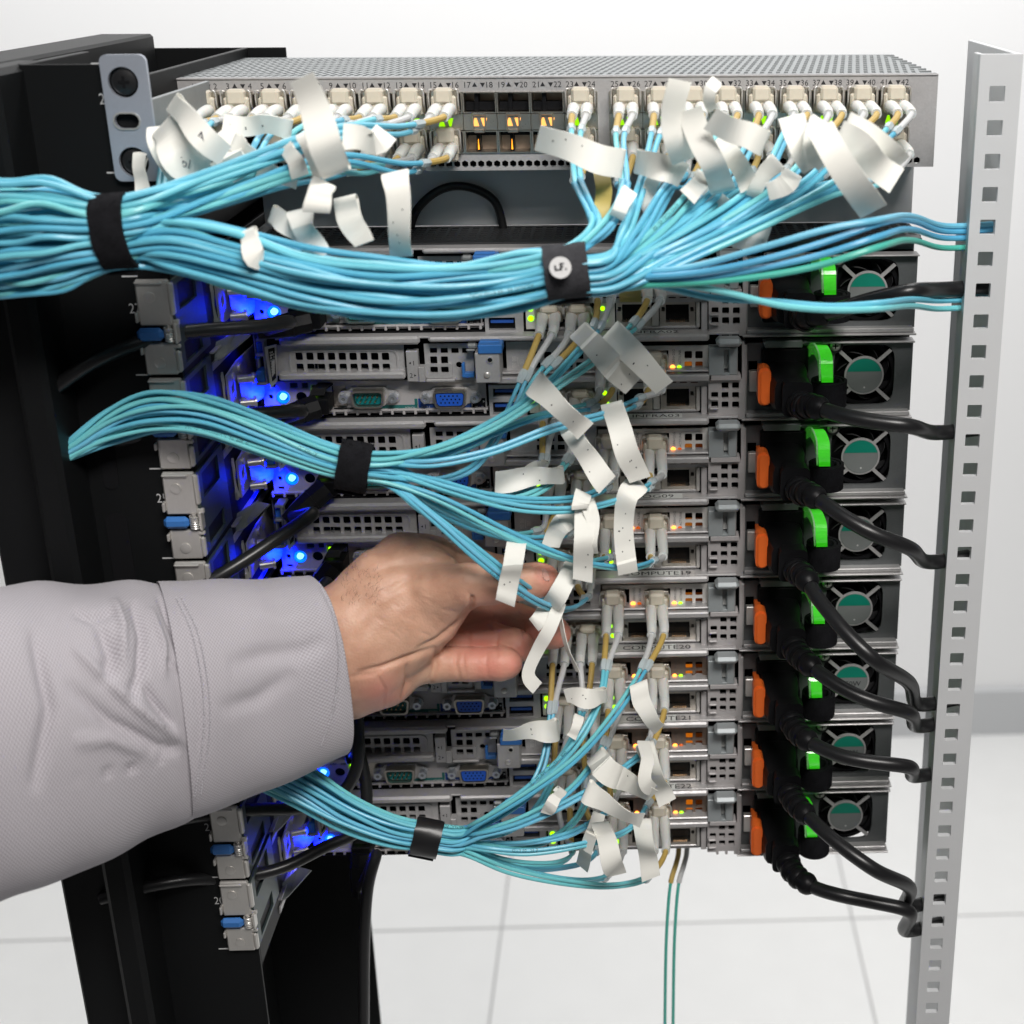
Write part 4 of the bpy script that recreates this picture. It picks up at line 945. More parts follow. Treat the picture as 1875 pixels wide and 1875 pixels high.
# mesh screen lying over the top server, dark
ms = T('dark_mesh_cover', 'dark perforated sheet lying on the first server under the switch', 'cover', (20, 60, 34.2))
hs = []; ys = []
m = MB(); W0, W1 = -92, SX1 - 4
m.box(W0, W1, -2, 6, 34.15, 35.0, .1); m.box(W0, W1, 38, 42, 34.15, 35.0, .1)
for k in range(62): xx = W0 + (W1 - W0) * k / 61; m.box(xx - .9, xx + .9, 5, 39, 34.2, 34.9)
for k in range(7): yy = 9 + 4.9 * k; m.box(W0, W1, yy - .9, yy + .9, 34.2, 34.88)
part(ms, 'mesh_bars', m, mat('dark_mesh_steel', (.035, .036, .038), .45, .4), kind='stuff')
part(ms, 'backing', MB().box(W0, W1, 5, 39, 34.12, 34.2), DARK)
# switch mounting bracket, top left
br = T('mounting_bracket', 'pale steel switch mounting bracket with two round screw holes and an oval slot', 'bracket', (-112, -88, 100))
o_ = at(193, 118, -88); hs = [circ(-113.6, 120.0, 6.2, 28), rrect(-119.2, -109, 101.4, 107.4, 3), circ(-113.6, 87.6, 6.2, 28)]
part(br, 'face', MB().plate(rrect(-122.2, -103.3, 79.6, 131, 3.0, 5), hs, -89, -87), mat('pale_bracket_steel', (.46, .49, .56), .4, .55, var=.04, scale=500), True)
for z in (120.0, 87.6):
    m = MB(); m.tube([(-113.6, -86.2, z), (-113.6, -87.6, z), (-113.6, -88.4, z)], [5.4, 5.2, 3], 22); sc_ = part(br, 'screw', m, BLACKR, True)
    m = MB(); m.box(-116, -111.2, -88.6, -88.2, z - .6, z + .6); m.box(-114.2, -113, -88.62, -88.2, z - 2.4, z + 2.4); part(sc_, 'cross_slot', m, DARK)
m = MB(); m.ring(-114.1, 104.4, -89.4, -89, 0, 0) if 0 else m.plate(rrect(-119.8, -108.4, 100.8, 108, 3.4), [rrect(-119.2, -109, 101.4, 107.4, 3)], -89.5, -89); part(br, 'slot_rim', m, STEELB)
part(br, 'side_arm', MB().box(-105.3, -103.3, -87.2, -2, 82, 113, .3), STEELD)

rp = T('rack_post', 'pale grey right-hand rack post with square holes, beside the fans', 'post', (256, -50, -700))
part(rp, 'profile', MB().plate([(249, -700), (268, -700), (268, 127), (249, 127)], [rrect(254, 261, 110 - PITCH / 3 * k - 3.5, 110 - PITCH / 3 * k + 3.5, .5) for k in range(48)], -58, -55), mat('light_grey_post_paint', (.62, .63, .64), .4, var=.03, scale=60))
part(rp, 'flange', MB().box(265.5, 268, -55, 40, -700, 127, .3).box(249, 251, -55, -45, -700, 127, .3), mat('light_grey_post_paint', (.62, .63, .64), .4))
# ------------------------------------------------------------------ slide rails, one per server
rl = T('slide_rail', 'x', 'rail', (0, 0, 0), 'slide rails at the left side of the servers')
def zz(py, px, Y): return at(px, py, Y)[2]
U0 = 38.3
m = MB(); m.box(-120.6, -106.2, -89.5, -87.0, U0 - 21.5, U0 - .8, .7); m.box(-121.6, -120.4, -91.5, -87, U0 - 19.5, U0 - 15.0, .4); rf = part(rl, 'bracket_face', m, STEELB)
m = MB(); m.box(-120.4, -108.6, -91.2, -89.4, U0 - 2.6, U0 - 1.2, .6); part(rf, 'folded_edge', m, STEELB)
m = MB(); m.tube([(-114.8, -89.4, U0 - 8.5), (-114.8, -89.9, U0 - 8.5), (-114.8, -90.0, U0 - 8.5)], [2.5, 2.5, 2.1], 20); part(rf, 'rivet', m, STEELB, True)
m = MB(); m.box(-120.6, -106.6, -89.5, -87.0, U0 - 43.6, U0 - 29.0, .7); m.box(-121.4, -120.2, -91.5, -87, U0 - 34, U0 - 30.5, .4); rf2 = part(rl, 'bracket_face', m, STEELB)
m = MB(); m.tube([(-114.0, -89.4, U0 - 38.0), (-114.0, -89.9, U0 - 38.0), (-114.0, -90.0, U0 - 38.0)], [2.5, 2.5, 2.1], 20); part(rf2, 'rivet', m, STEELB, True)
m = MB(); m.box(-121.8, -110.4, -92.5, -88.5, U0 - 27.6, U0 - 21.9, 1.6); part(rl, 'blue_release_tab', m, BLUE)
m = MB(); P = []
for k in range(90): a = k * .42; P.append((-108.2 + 1.9 * math.cos(a), -89.5 + 1.9 * math.sin(a), U0 - 21.6 - 6.3 * k / 89))
m.tube(P, .42, 6); part(rl, 'spring', m, STEELB, True)
m = MB(); m.cyl((-108.2, -89.5, U0 - 28), (-108.2, -89.5, U0 - 21), 1.0, n=12); m.box(-105.8, -104.6, -91, -86, U0 - 29, U0 - 20, .3); part(rl, 'spring_pin', m, STEELB, True)
# side wall running back, with the slanted window
def yz(pts, holes, x0, x1):
    m = MB(); m.plate([(p[0], p[1]) for p in pts], holes, x0, x1); m.v = [(v[1], v[0], v[2]) for v in m.v]; return m
part(rl, 'side_wall', yz([(-89, U0 - 42), (-44, U0 - 42), (-47, U0 - 1.5), (-89, U0 - 1.5)], [[(-82, U0 - 16), (-56, U0 - 16), (-56, U0 - 4), (-82, U0 - 4)], [(-82, U0 - 40), (-56, U0 - 40), (-56, U0 - 31), (-82, U0 - 31)]], -106.0, -104.8), mat('dark_zinc', (.07, .095, .092), .42, .6, var=.08, scale=300))
m = MB(); m.box(-106.8, -104.4, -90.4, -87.2, U0 - 16.5, U0 - 1.8, .8); m.box(-106.8, -104.6, -90.2, -87.2, U0 - 42.5, U0 - 32.5, .8); m.box(-106.4, -103.6, -89.4, -87.4, U0 - 21.2, U0 - 18.6, .4); m.box(-107.4, -104.2, -90, -88, U0 - 31.4, U0 - 29.6, .4)
part(rl, 'corner_fold', m, STEELB)
# outer channel, seen end-on
xc0, xc1 = at(364, 660, -44)[0], at(391, 660, -44)[0]; zt_, zb_ = zz(645, 377, -44), zz(684, 377, -44)
prof = [(xc1 + .6, zt_), (xc0 + 2.2, zt_), (xc0 + 1.0, zt_ - 1.6), (xc0 + .3, zt_ - 3.4), (xc0 - .2, zb_ + 3.4), (xc0 + .6, zb_ + 1.0), (xc0 + 2.6, zb_), (xc1 - 2.2, zb_), (xc1 - .6, zb_ + 1.4), (xc1 - .4, zb_ + 5.0)]
t_ = .85; inner = []
PR = np.array(prof); tg = np.gradient(PR, axis=0); tg /= np.linalg.norm(tg, axis=1)[:, None]; nrm = np.stack([-tg[:, 1], tg[:, 0]], 1); ip = PR + nrm * t_
part(rl, 'outer_channel', MB().plate([tuple(p) for p in PR] + [tuple(p) for p in ip[::-1]], [], -44, 40), STEEL, True)
m = MB(); xx0 = at(392, 668, -36)[0]; m.add([(xx0, -40, zb_ + 4), (xx0 + 4, -34, zb_ + 5), (xx0 + 15, -22, zb_ + 13), (xx0 + 8, -20, zb_ + 14), (xx0, -34, zb_ + 12), (xx0, -39.3, zb_ + 3.2), (xx0 + 4, -33.3, zb_ + 4.2), (xx0 + 15, -21.3, zb_ + 12.2), (xx0 + 8, -19.3, zb_ + 13.2), (xx0, -33.3, zb_ + 11.2)], [(0, 1, 2, 3, 4), (9, 8, 7, 6, 5), (0, 5, 6, 1), (1, 6, 7, 2), (2, 7, 8, 3), (3, 8, 9, 4), (4, 9, 5, 0)]); part(rl, 'guide_tongue', m, STEELD)
# inner member with its edge strip and blue-lit faces
xe = at(388, 550, -30)[0]; ze1, ze0 = zz(517, 388, -30), zz(594, 388, -30)
m = MB(); P = [(xe, -30, ze1), (xe + .3, -30, ze1 - 6), (xe - .2, -30, ze1 - 11), (xe + .6, -30, ze0 + 3), (xe + 1.6, -30, ze0)]
m.ribbon(spline(P, 2), [(1.0, .3, 0)] * len(spline(P, 2)), 1.2); m.box(xe - 1.2, xe + .6, -31.4, -29, ze1 - 4.5, ze1 - 1.0, .5); m.box(xe - .4, xe + 1.6, -31.4, -29, ze0 - 1.5, ze0 + 3, .5); part(rl, 'edge_strip', m, STEELB)
part(rl, 'inner_member', yz([(-29, ze0 - 1), (30, ze0 - 1), (30, ze1 - 1), (-10, ze1), (-29, ze1 - 2)], [[(-24, ze0 + 6), (-19, ze0 + 8), (-19, ze0 + 13), (-24, ze0 + 11)]], xe + 1.6, xe + 2.6), STEEL)
m = MB(); xf = at(424, 560, -14)[0]; zf1, zf0 = zz(528, 424, -14), zz(590, 424, -14)
m.add([(xf, -16, zf1), (xf + 5, -6, zf1 - 1), (xf + 7.5, -2, zf1 - 9), (xf + 6.5, -4, zf0 + 2), (xf + .5, -16, zf0), (xf + 1, -14, zf1), (xf + 6, -4, zf1 - 1), (xf + 8.5, 0, zf1 - 9), (xf + 7.5, -2, zf0 + 2), (xf + 1.5, -14, zf0)], [(0, 1, 2, 3, 4), (9, 8, 7, 6, 5), (0, 5, 6, 1), (1, 6, 7, 2), (2, 7, 8, 3), (3, 8, 9, 4), (4, 9, 5, 0)]); part(rl, 'catch_plate', m, STEEL)
for z in (zf1 - 1.5, zf0 + 3):
    m = MB(); m.cyl((xf - 1, -15, z), (xf + 5.5, -13, z), 2.1, n=16); m.cyl((xf + 5.5, -13, z), (xf + 6.6, -12.6, z), 2.9, n=16); part(rl, 'guide_pin', m, STEELB, True)
m = MB(); m.cyl((xe + 2.4, -20, ze1 - 5), (xe + 3.4, -20, ze1 - 5), 1.9, n=16); m.cyl((xe + 2.4, -8, ze1 - 4), (xe + 3.8, -8, ze1 - 4), 2.3, n=16); part(rl, 'rail_rivet', m, STEELB, True)
part(rl, 'inner_wall', MB().box(-97.6, -96.9, 2, 60, U0 - 41, U0 - 2, .2), STEELD)
for k in range(8):
    o = rl.o if k == 0 else copy_tree(rl.o)
    o.location = (0, 0, -PITCH * k * S); o['label'] = 'zinc slide rail end with blue tab beside the %s server from the top' % ORD[k]

# ------------------------------------------------------------------ black network cords at the left
def plugbody(t, x, z, Y0, d):
    """boxy angled network plug from the socket outwards along d"""
    d = np.array(d, float); d /= np.linalg.norm(d); c = np.array([x, Y0, z])
    m = MB(); m.box(x - 5.6, x + 5.6, Y0 - 10, Y0 + 8, z - 4.2, z + 4, .6); part(t, 'plug', m, BLACK)
    m = MB(); a = c + [0, -8, 0]; b = a + d * 26; pts = np.linspace(a, b, 10); m.tube(pts, [6.2, 6.4, 6.3, 6.2, 6.0, 5.8, 5.4, 5.0, 4.4, 3.8], 8); part(t, 'boot', m, BLACK, True)
    m = MB()
    for k in range(5): q = a + d * (8 + 3.0 * k); m.tube([q, q + d * 1.2], 6.5 - .5 * k, 8)
    part(t, 'boot_ribs', m, BLACK, True)
    m = MB(); m.ribbon([a + [0, 0, 5.4], a + [1, 2, 8.5], a + [3, 9, 9.0]], [(3.6, 0, 0)] * 3, 1.2); part(t, 'plug_hood', m, BLACK)
    return b
eth = [
 (0, [(535, 588, -42), (470, 598, -58), (380, 604, -70), (290, 616, -84), (215, 642, -94), (165, 665, -98), (98, 712, -100)], 'dark cord crossing just above the second slide rail at the left', (-1, -.45, -.12)),
 (1, [(556, 752, -44), (480, 757, -60), (400, 764, -68), (320, 782, -78), (240, 803, -84), (185, 818, -80), (165, 822, -66), (150, 826, -40)], 'dark cord running left behind the middle fibre bundle', (-1, -.5, -.2)),
 (2, [(575, 940, -50), (520, 977, -66), (450, 1025, -80), (390, 1062, -88), (330, 1100, -90), (260, 1150, -80)], 'dark cord sloping down left towards the shirt cuff', (-.8, -.5, -.55)),
 (3, [(600, 1065, -46), (560, 1110, -58), (500, 1150, -66), (420, 1180, -70), (330, 1200, -70)], 'dark blue-lit cord plugged in right above the wrist', (-.6, -.45, -.7)),
 (4, [(648, 1250, -40), (652, 1290, -46), (655, 1330, -50), (655, 1400, -54), (630, 1450, -58), (560, 1478, -66), (460, 1482, -76), (380, 1492, -84), (300, 1505, -94), (215, 1530, -99), (165, 1548, -100)], 'dark cord hanging below the wrist and turning left over the rail', (-.1, -.4, -1)),
 (5, [(655, 1372, -36), (668, 1420, -42), (672, 1470, -48), (660, 1520, -52), (600, 1548, -58), (520, 1588, -66), (440, 1606, -76), (330, 1612, -92), (240, 1630, -98), (185, 1645, -99)], 'dark cord hanging furthest right below the hand', (.1, -.4, -1)),
 (7, [(690, 1562, -36), (676, 1610, -40), (668, 1700, -42), (666, 1900, -44), (664, 2100, -44)], 'thick dark cord dropping straight down at the bottom left', (-.1, -.3, -1)),
]
for i, wp, lab, d in eth:
    x, z = A(1030, 985, -1); z -= PITCH * i
    t = T('ethernet_cable', lab, 'cable', (x, -4, z), 'dark network cords at the left')
    b = plugbody(t, x - 2, z, -4, d)
    C = smoothed(spline(np.vstack([[x - 2, -12, z], b - np.array(d) * 4, [px3(w) for w in wp]]), 3), 4)
    s_ = arclen(C); part(t, 'cord', MB().tube(cut(C, 18, s_[-1]), 3.25, 14), BLACKR, True)

# ------------------------------------------------------------------ power cords at the right
pw = [
 [(1478, 578, -54), (1520, 572, -62), (1560, 560, -68), (1600, 548, -70), (1665, 534, -78), ('post', 525)],
 [(1482, 742, -54), (1515, 753, -64), (1555, 764, -72), (1600, 772, -76), (1665, 780, -78), ('post', 785)],
 [(1478, 902, -54), (1510, 922, -66), (1550, 950, -76), (1600, 978, -82), (1665, 1003, -78), ('post', 1020)],
 [(1470, 1050, -54), (1490, 1085, -68), (1525, 1130, -82), (1560, 1170, -92), (1600, 1208, -98), (1665, 1250, -78), ('post', 1279)],
 [(1470, 1207, -54), (1500, 1232, -66), (1545, 1262, -76), (1600, 1286, -82), (1665, 1305, -78), ('post', 1318)],
 [(1464, 1345, -54), (1495, 1366, -66), (1545, 1386, -76), (1600, 1396, -80), (1665, 1404, -78), ('post', 1409)],
 [(1462, 1478, -54), (1490, 1505, -68), (1535, 1545, -82), (1600, 1592, -92), (1665, 1624, -78), ('post', 1646)],
 [(1455, 1602, -52), (1490, 1625, -62), (1540, 1640, -70), (1600, 1652, -72), (1665, 1668, -74), ('post', 1690)]]
for i in range(8):
    x, z = E(692, 690, -6); z -= PITCH * i
    t = T('power_cord', 'black power cord plugged beside the orange latch of the %s server from the top' % ORD[i], 'cord', (x, -6, z), 'power cords at the right')
    m = MB(); n = 6
    ys = [-5.9, -10, -20, -30, -35]; ws = [10.6, 10.8, 10.6, 9.4, 8.0]; hs_ = [9.0, 9.6, 9.6, 9.0, 8.0]; vs = []; R_ = 20
    for y_, w_, h_ in zip(ys, ws, hs_):
        for k in range(R_):
            a = 2 * math.pi * (k + .5) / R_; c_, s_ = math.cos(a), math.sin(a); f = (abs(c_) ** 5 + abs(s_) ** 5) ** -.2; vs.append((x + w_ * c_ * f, y_, z + h_ * s_ * f - (y_ + 6) * -.02))
    m.add(vs, [(i_ * R_ + k, i_ * R_ + (k + 1) % R_, (i_ + 1) * R_ + (k + 1) % R_, (i_ + 1) * R_ + k) for i_ in range(4) for k in range(R_)] + [tuple(range(R_))[::-1], tuple(4 * R_ + k for k in range(R_))]); part(t, 'plug', m, BLACK, True)
    m = MB(); cx, cz = x + 2.6, z - .5; m.plate(rrect(cx - 7.4, cx + 7.4, cz - 9, cz + 8.6, 3, 5), [], -41, -33); part(t, 'collar', m, BLACK, True)
    C = smoothed(spline(np.vstack([[cx + .5, -38, cz - 1], [cx + 2.2, -46, cz - 3], pwpts(pw[i])]), 2), 5); L = arclen(C)[-1]
    m = MB(); m.tube(cut(C, 0, 24, 12), [6.2, 6.1, 6, 5.9, 5.8, 5.7, 5.6, 5.5, 5.4, 5.3, 5.2, 5.0], 18); part(t, 'relief_core', m, BLACK, True)
    m = MB()
    for k in range(3):
        q = cut(C, 2.5 + 6.4 * k, 6.6 + 6.4 * k, 5); m.tube(q, [6.5 - .3 * k, 7.0 - .3 * k, 7.0 - .3 * k, 7.0 - .3 * k, 6.4 - .3 * k], 18)
    q = cut(C, 21, 28, 6); m.tube(q, [5.6, 6.1, 6.1, 5.9, 5.2, 4.2], 18); part(t, 'relief_rings', m, BLACK, True)
    part(t, 'cord', MB().tube(cut(C, 24, L), 3.75, 16), BLACKR, True)
    if i in (5,):
        pass
# ------------------------------------------------------------------ white flags on the fibres
def nearest(px, py, maxd=26, front=True):
    best = None
    for J, q, t, r in STR:
        d = np.hypot(q[:, 0] - px, q[:, 1] - py); k = int(d.argmin())
        if d[k] < maxd:
            sc = d[k] * .35 + J[k, 1] * .5
            if best is None or sc < best[0]: best = (sc, J, k, t, r)
    if best is None:
        return nearest(px, py, maxd * 1.6) if maxd < 300 else None
    return best[1:]
NF = [0]
def flag(pts, wpx, tilt=0.0, curl=4.0, dy=-4.0, wrap=True, y=None, m_=LABELM, dots=0, word=None, uneven=6, step=1.6):
    (px, py) = pts[0]; J, k, t, r = nearest(px, py, 22)
    Y0 = (J[k, 1] - r - .7) if y is None else y
    n = len(pts); W = []
    P = []
    if y is None:
        for J2, q2, t2, r2 in STR:
            d = np.hypot(q2[:, 0] - px, q2[:, 1] - py); sel = (d < 20) & (J2[:, 1] < J[k, 1] + 1) & (J2[:, 1] > J[k, 1] - 14)
            if sel.any(): Y0 = min(Y0, J2[sel, 1].min() - r2 - .7)
    for i, (a, b) in enumerate(pts):
        f = i / (n - 1); P.append(at(a, b, Y0 + dy * f + curl * math.sin(math.pi * f) * (-1)))
    P = spline(P, step)
    if y is None:              # the tail lies on whatever fibres it crosses
        q = proj(P); lim = P[:, 1].copy()
        for J2, q2, t2, r2 in STR:
            for i in range(0, len(P), 2):
                d = np.hypot(q2[:, 0] - q[i, 0], q2[:, 1] - q[i, 1]); sel = (d < wpx * .6) & (J2[:, 1] > P[i, 1] - 16)
                if sel.any(): v = J2[sel, 1].min() - r2 - .6; lim[max(0, i - 2):i + 3] = np.minimum(lim[max(0, i - 2):i + 3], v)
        lim = np.minimum(lim, np.convolve(np.pad(lim, 4, 'edge'), np.ones(9) / 9, 'valid'))
        P = np.array([at(q[i, 0], q[i, 1], lim[i]) for i in range(len(P))])
    Lw = arclen(P)[-1]; uu = arclen(P) / Lw; P[:, 1] -= np.clip(uu * 3, 0, 1) * (1.3 + 1.3 * np.sin(uu * 7 + NF[0] * 2)) * min(1.6, Lw / 18)
    s_ = arclen(P) / arclen(P)[-1]
    q = proj(P); tg = np.gradient(q, axis=0); tg /= np.linalg.norm(tg, axis=1)[:, None] + 1e-9
    WV = []
    for i in range(len(P)):
        sc = ppm(q[i, 0], q[i, 1], P[i, 1]); hw = wpx / 2 / sc
        nx, nz = -tg[i, 1], tg[i, 0]          # picture normal (y down)
        WV.append(np.array([nx * hw, tilt * hw * math.sin(2.2 * s_[i] + .4) + .55 * hw * math.sin(4.5 * s_[i] + NF[0]), -nz * hw]))
    WV = np.array(WV); NF[0] += 1.7
    front = P.copy(); nn = np.array([0, 1.0, 0])
    tan0 = P[0] - P[1]; tan0 /= np.linalg.norm(tan0); rr_ = r + 1.1
    arc = [P[0] + tan0 * rr_ * math.sin(a) + nn * rr_ * (1 - math.cos(a)) for a in np.linspace(.35, math.pi - .1, 7)] if wrap else []
    back = P[: max(2, len(P) - uneven)] + nn * (.45 + (2 * rr_ - .45) * np.exp(-np.arange(max(2, len(P) - uneven)) * step / 3.0))[:, None]
    full = np.vstack([front[::-1]] + ([np.array(arc)] if wrap else []) + [back]); wf = np.vstack([WV[::-1]] + ([np.repeat(WV[:1], len(arc), 0)] if wrap else []) + [WV[: len(back)]])
    f_ = part(t, 'label_flag', MB().ribbon(full, wf, .22), m_, True)
    if dots:
        m = MB()
        for j in range(dots):
            i = int(len(P) * (.35 + .5 * rng.rand())); c = P[i] + WV[i] * rng.uniform(-.6, .6) + np.array([0, -.25, 0]); m.add([c + (.32 * math.cos(a), 0, .38 * math.sin(a)) for a in np.arange(6) * 1.05], [tuple(range(6))])
        part(f_, 'print_specks', m, INK)
    if word:
        i = int(len(P) * .6); c = P[i]; m = MB(); tg_ = P[min(i + 2, len(P) - 1)] - P[i - 2]; an = -.35
        text(m, word, c[0], c[2], c[1] - .45, 3.6, an); part(f_, 'print', m, mat('soft_ink', (.10, .10, .12), .6))
F = [ # picture points, width, options
 ([(612, 312), (598, 262), (578, 205), (556, 140)], 52, dict(tilt=.3, curl=3, y=-158, uneven=3)),
 ([(318, 192), (350, 222), (385, 258), (412, 285)], 42, dict(curl=5, y=-118, word='A')),
 ([(522, 236), (490, 226), (450, 232), (412, 226)], 36, dict(curl=4, dots=3)),
 ([(405, 250), (425, 275), (440, 300), (395, 320)], 44, dict(curl=4)),
 ([(255, 286), (256, 315), (262, 345), (272, 372)], 26, dict(curl=4)),
 ([(300, 235), (320, 260), (345, 300), (380, 318)], 62, dict(curl=3, y=-112, word='Fpl')),
 ([(287, 240), (292, 262), (300, 288), (335, 335)], 34, dict(curl=2, y=-104)),
 ([(565, 248), (575, 270), (586, 300), (596, 322)], 44, dict(curl=2, y=-140)),
 ([(590, 340), (586, 352), (583, 372), (580, 388)], 46, dict(curl=2, y=-156)),
 ([(632, 372), (640, 395), (655, 425), (668, 445)], 46, dict(curl=-4, y=-146, tilt=.5)),
 ([(722, 322), (728, 350), (732, 400), (736, 468)], 46, dict(curl=7, y=-140, tilt=.5, dots=4)),
 ([(548, 392), (555, 412), (572, 445), (585, 470)], 46, dict(curl=3, y=-142)),
 ([(452, 428), (460, 445), (470, 470), (482, 476)], 36, dict(curl=4, y=-156)),
 ([(702, 248), (688, 262), (660, 252), (630, 248)], 44, dict(curl=5, y=-128)),
 ([(478, 312), (500, 318), (520, 322), (545, 330)], 34, dict(curl=2, y=-110)),
 ([(1135, 300), (1090, 288), (1040, 268), (985, 250)], 50, dict(curl=5, y=-112, dots=3)),
 ([(1172, 298), (1195, 302), (1225, 308), (1252, 322)], 46, dict(curl=3, y=-106)),
 ([(1250, 290), (1235, 245), (1232, 200), (1245, 145)], 44, dict(curl=5, y=-120, tilt=.6)),
 ([(1322, 345), (1308, 305), (1280, 250), (1262, 200)], 46, dict(curl=4, y=-122, tilt=-.5)),
 ([(1398, 262), (1372, 248), (1340, 238), (1300, 215)], 46, dict(curl=4, y=-130)),
 ([(1452, 222), (1460, 250), (1470, 275), (1492, 305)], 48, dict(curl=4, y=-128)),
 ([(1508, 245), (1530, 285), (1558, 330), (1598, 385)], 52, dict(curl=4, y=-150, tilt=.4)),
 ([(1545, 250), (1570, 262), (1600, 300), (1640, 330)], 50, dict(curl=4, y=-142)),
 ([(1150, 356), (1140, 372), (1134, 386), (1128, 398)], 28, dict(curl=2, y=-124)),
 ([(1288, 326), (1276, 340), (1266, 352), (1258, 360)], 34, dict(curl=2, y=-120)),
 ([(1290, 352), (1310, 365), (1330, 380), (1345, 388)], 34, dict(curl=2, y=-105)),
 ([(1450, 322), (1440, 335), (1425, 345), (1405, 350)], 36, dict(curl=2, y=-126)),
 ([(1352, 440), (1372, 440), (1392, 428), (1408, 432)], 34, dict(curl=2, y=-110)),
 ([(345, 245), (352, 262), (362, 280), (372, 296)], 34, dict(curl=3, y=-100)),
 ([(430, 262), (450, 272), (470, 290), (480, 300)], 30, dict(curl=3, y=-108)),
 ([(520, 262), (530, 280), (545, 300), (552, 322)], 30, dict(curl=3, y=-120)),
 ([(500, 395), (520, 405), (540, 420), (556, 436)], 34, dict(curl=3, y=-128)),
 ([(1200, 320), (1190, 345), (1186, 370), (1192, 390)], 26, dict(curl=3, y=-100)),
 ([(1320, 262), (1345, 290), (1362, 318), (1372, 345)], 36, dict(curl=4, y=-112)),
 ([(1420, 300), (1400, 318), (1385, 340), (1378, 360)], 30, dict(curl=3, y=-110)),
 ([(1500, 225), (1485, 250), (1490, 280), (1510, 300)], 34, dict(curl=4, y=-134)),
 ([(1560, 230), (1590, 245), (1620, 270), (1650, 300)], 40, dict(curl=4, y=-138)),
 ([(1312, 150), (1300, 165), (1298, 185), (1306, 200)], 20, dict(curl=8, y=-120, tilt=1.5)),
 # middle
 ([(1062, 610), (1085, 630), (1118, 662), (1160, 706)], 44, dict(curl=4, dots=3)),
 ([(1122, 612), (1150, 636), (1182, 672), (1216, 705)], 44, dict(curl=4, dots=3)),
 ([(982, 708), (1010, 730), (1042, 758), (1072, 790)], 42, dict(curl=5, dots=2)),
 ([(1045, 790), (1062, 815), (1086, 850), (1112, 882)], 40, dict(curl=4, dots=2, y=-95)),
 ([(1122, 748), (1136, 785), (1150, 830), (1172, 878)], 42, dict(curl=4, dots=4)),
 ([(1026, 872), (1000, 870), (960, 874), (908, 878)], 34, dict(curl=5, dots=2, tilt=.4)),
 ([(996, 858), (985, 856), (975, 860), (968, 864)], 26, dict(curl=1)),
 ([(1168, 888), (1150, 905), (1142, 960), (1150, 1046)], 36, dict(curl=8, dots=6, tilt=.3)),
 ([(1070, 936), (1070, 975), (1068, 1020), (1067, 1060)], 36, dict(curl=5, dots=2)),
 ([(1078, 928), (1086, 955), (1082, 985), (1084, 1012)], 24, dict(curl=3)),
 ([(1055, 945), (1030, 955), (1018, 975), (1008, 998)], 34, dict(curl=4, y=-88)),
 ([(1066, 912), (1064, 918), (1062, 924), (1062, 932)], 30, dict(curl=1)),
 ([(944, 1005), (940, 1030), (932, 1065), (926, 1098)], 36, dict(curl=5, dots=2)),
 ([(1048, 1040), (1036, 1062), (1022, 1085), (1006, 1112)], 34, dict(curl=4, y=-96)),
 ([(1022, 1114), (1008, 1145), (985, 1190), (968, 1232), (985, 1252)], 23, dict(curl=4, y=-100)),
 ([(1022, 1122), (1030, 1150), (1042, 1190), (1058, 1230)], 9, dict(curl=-4, y=-98, tilt=2.0)),
 ([(998, 1110), (990, 1125), (985, 1135), (978, 1142)], 26, dict(curl=3, y=-98)),
 ([(1104, 1276), (1085, 1276), (1060, 1273), (1035, 1274)], 32, dict(curl=3, dots=3)),
 ([(1016, 1340), (990, 1338), (955, 1338), (922, 1340)], 34, dict(curl=3, dots=3)),
 ([(1058, 1322), (1054, 1332), (1050, 1342), (1046, 1350)], 18, dict(curl=1)),
 ([(1170, 1262), (1175, 1285), (1190, 1310), (1208, 1332)], 32, dict(curl=4)),
 ([(1182, 1372), (1192, 1395), (1205, 1430), (1222, 1465)], 34, dict(curl=6, tilt=.4)),
 ([(1180, 1368), (1186, 1390), (1180, 1420), (1195, 1445)], 24, dict(curl=5, y=-82)),
 ([(1092, 1390), (1120, 1412), (1155, 1435), (1195, 1450)], 40, dict(curl=5, dots=2)),
 ([(1078, 1455), (1110, 1470), (1145, 1485), (1176, 1502)], 34, dict(curl=5)),
 ([(1176, 1512), (1180, 1535), (1186, 1565), (1192, 1600)], 34, dict(curl=5, tilt=.3)),
 ([(1102, 1518), (1112, 1540), (1120, 1570), (1130, 1602)], 36, dict(curl=5)),
 ([(1095, 1500), (1085, 1520), (1075, 1550), (1066, 1580)], 22, dict(curl=3, tilt=.8)),
 ([(1024, 1455), (1015, 1462), (1008, 1475), (1000, 1490)], 22, dict(curl=2)),
 ([(1102, 320), (1106, 350), (1102, 390), (1112, 425)], 30, dict(curl=4, m_=YTAPE, y=-104)),
 ([(1155, 500), (1155, 520), (1154, 538), (1155, 553)], 40, dict(curl=2, m_=YTAPE, y=-128)),
]
for pts, wd, kw in F: flag(pts, wd, **kw)
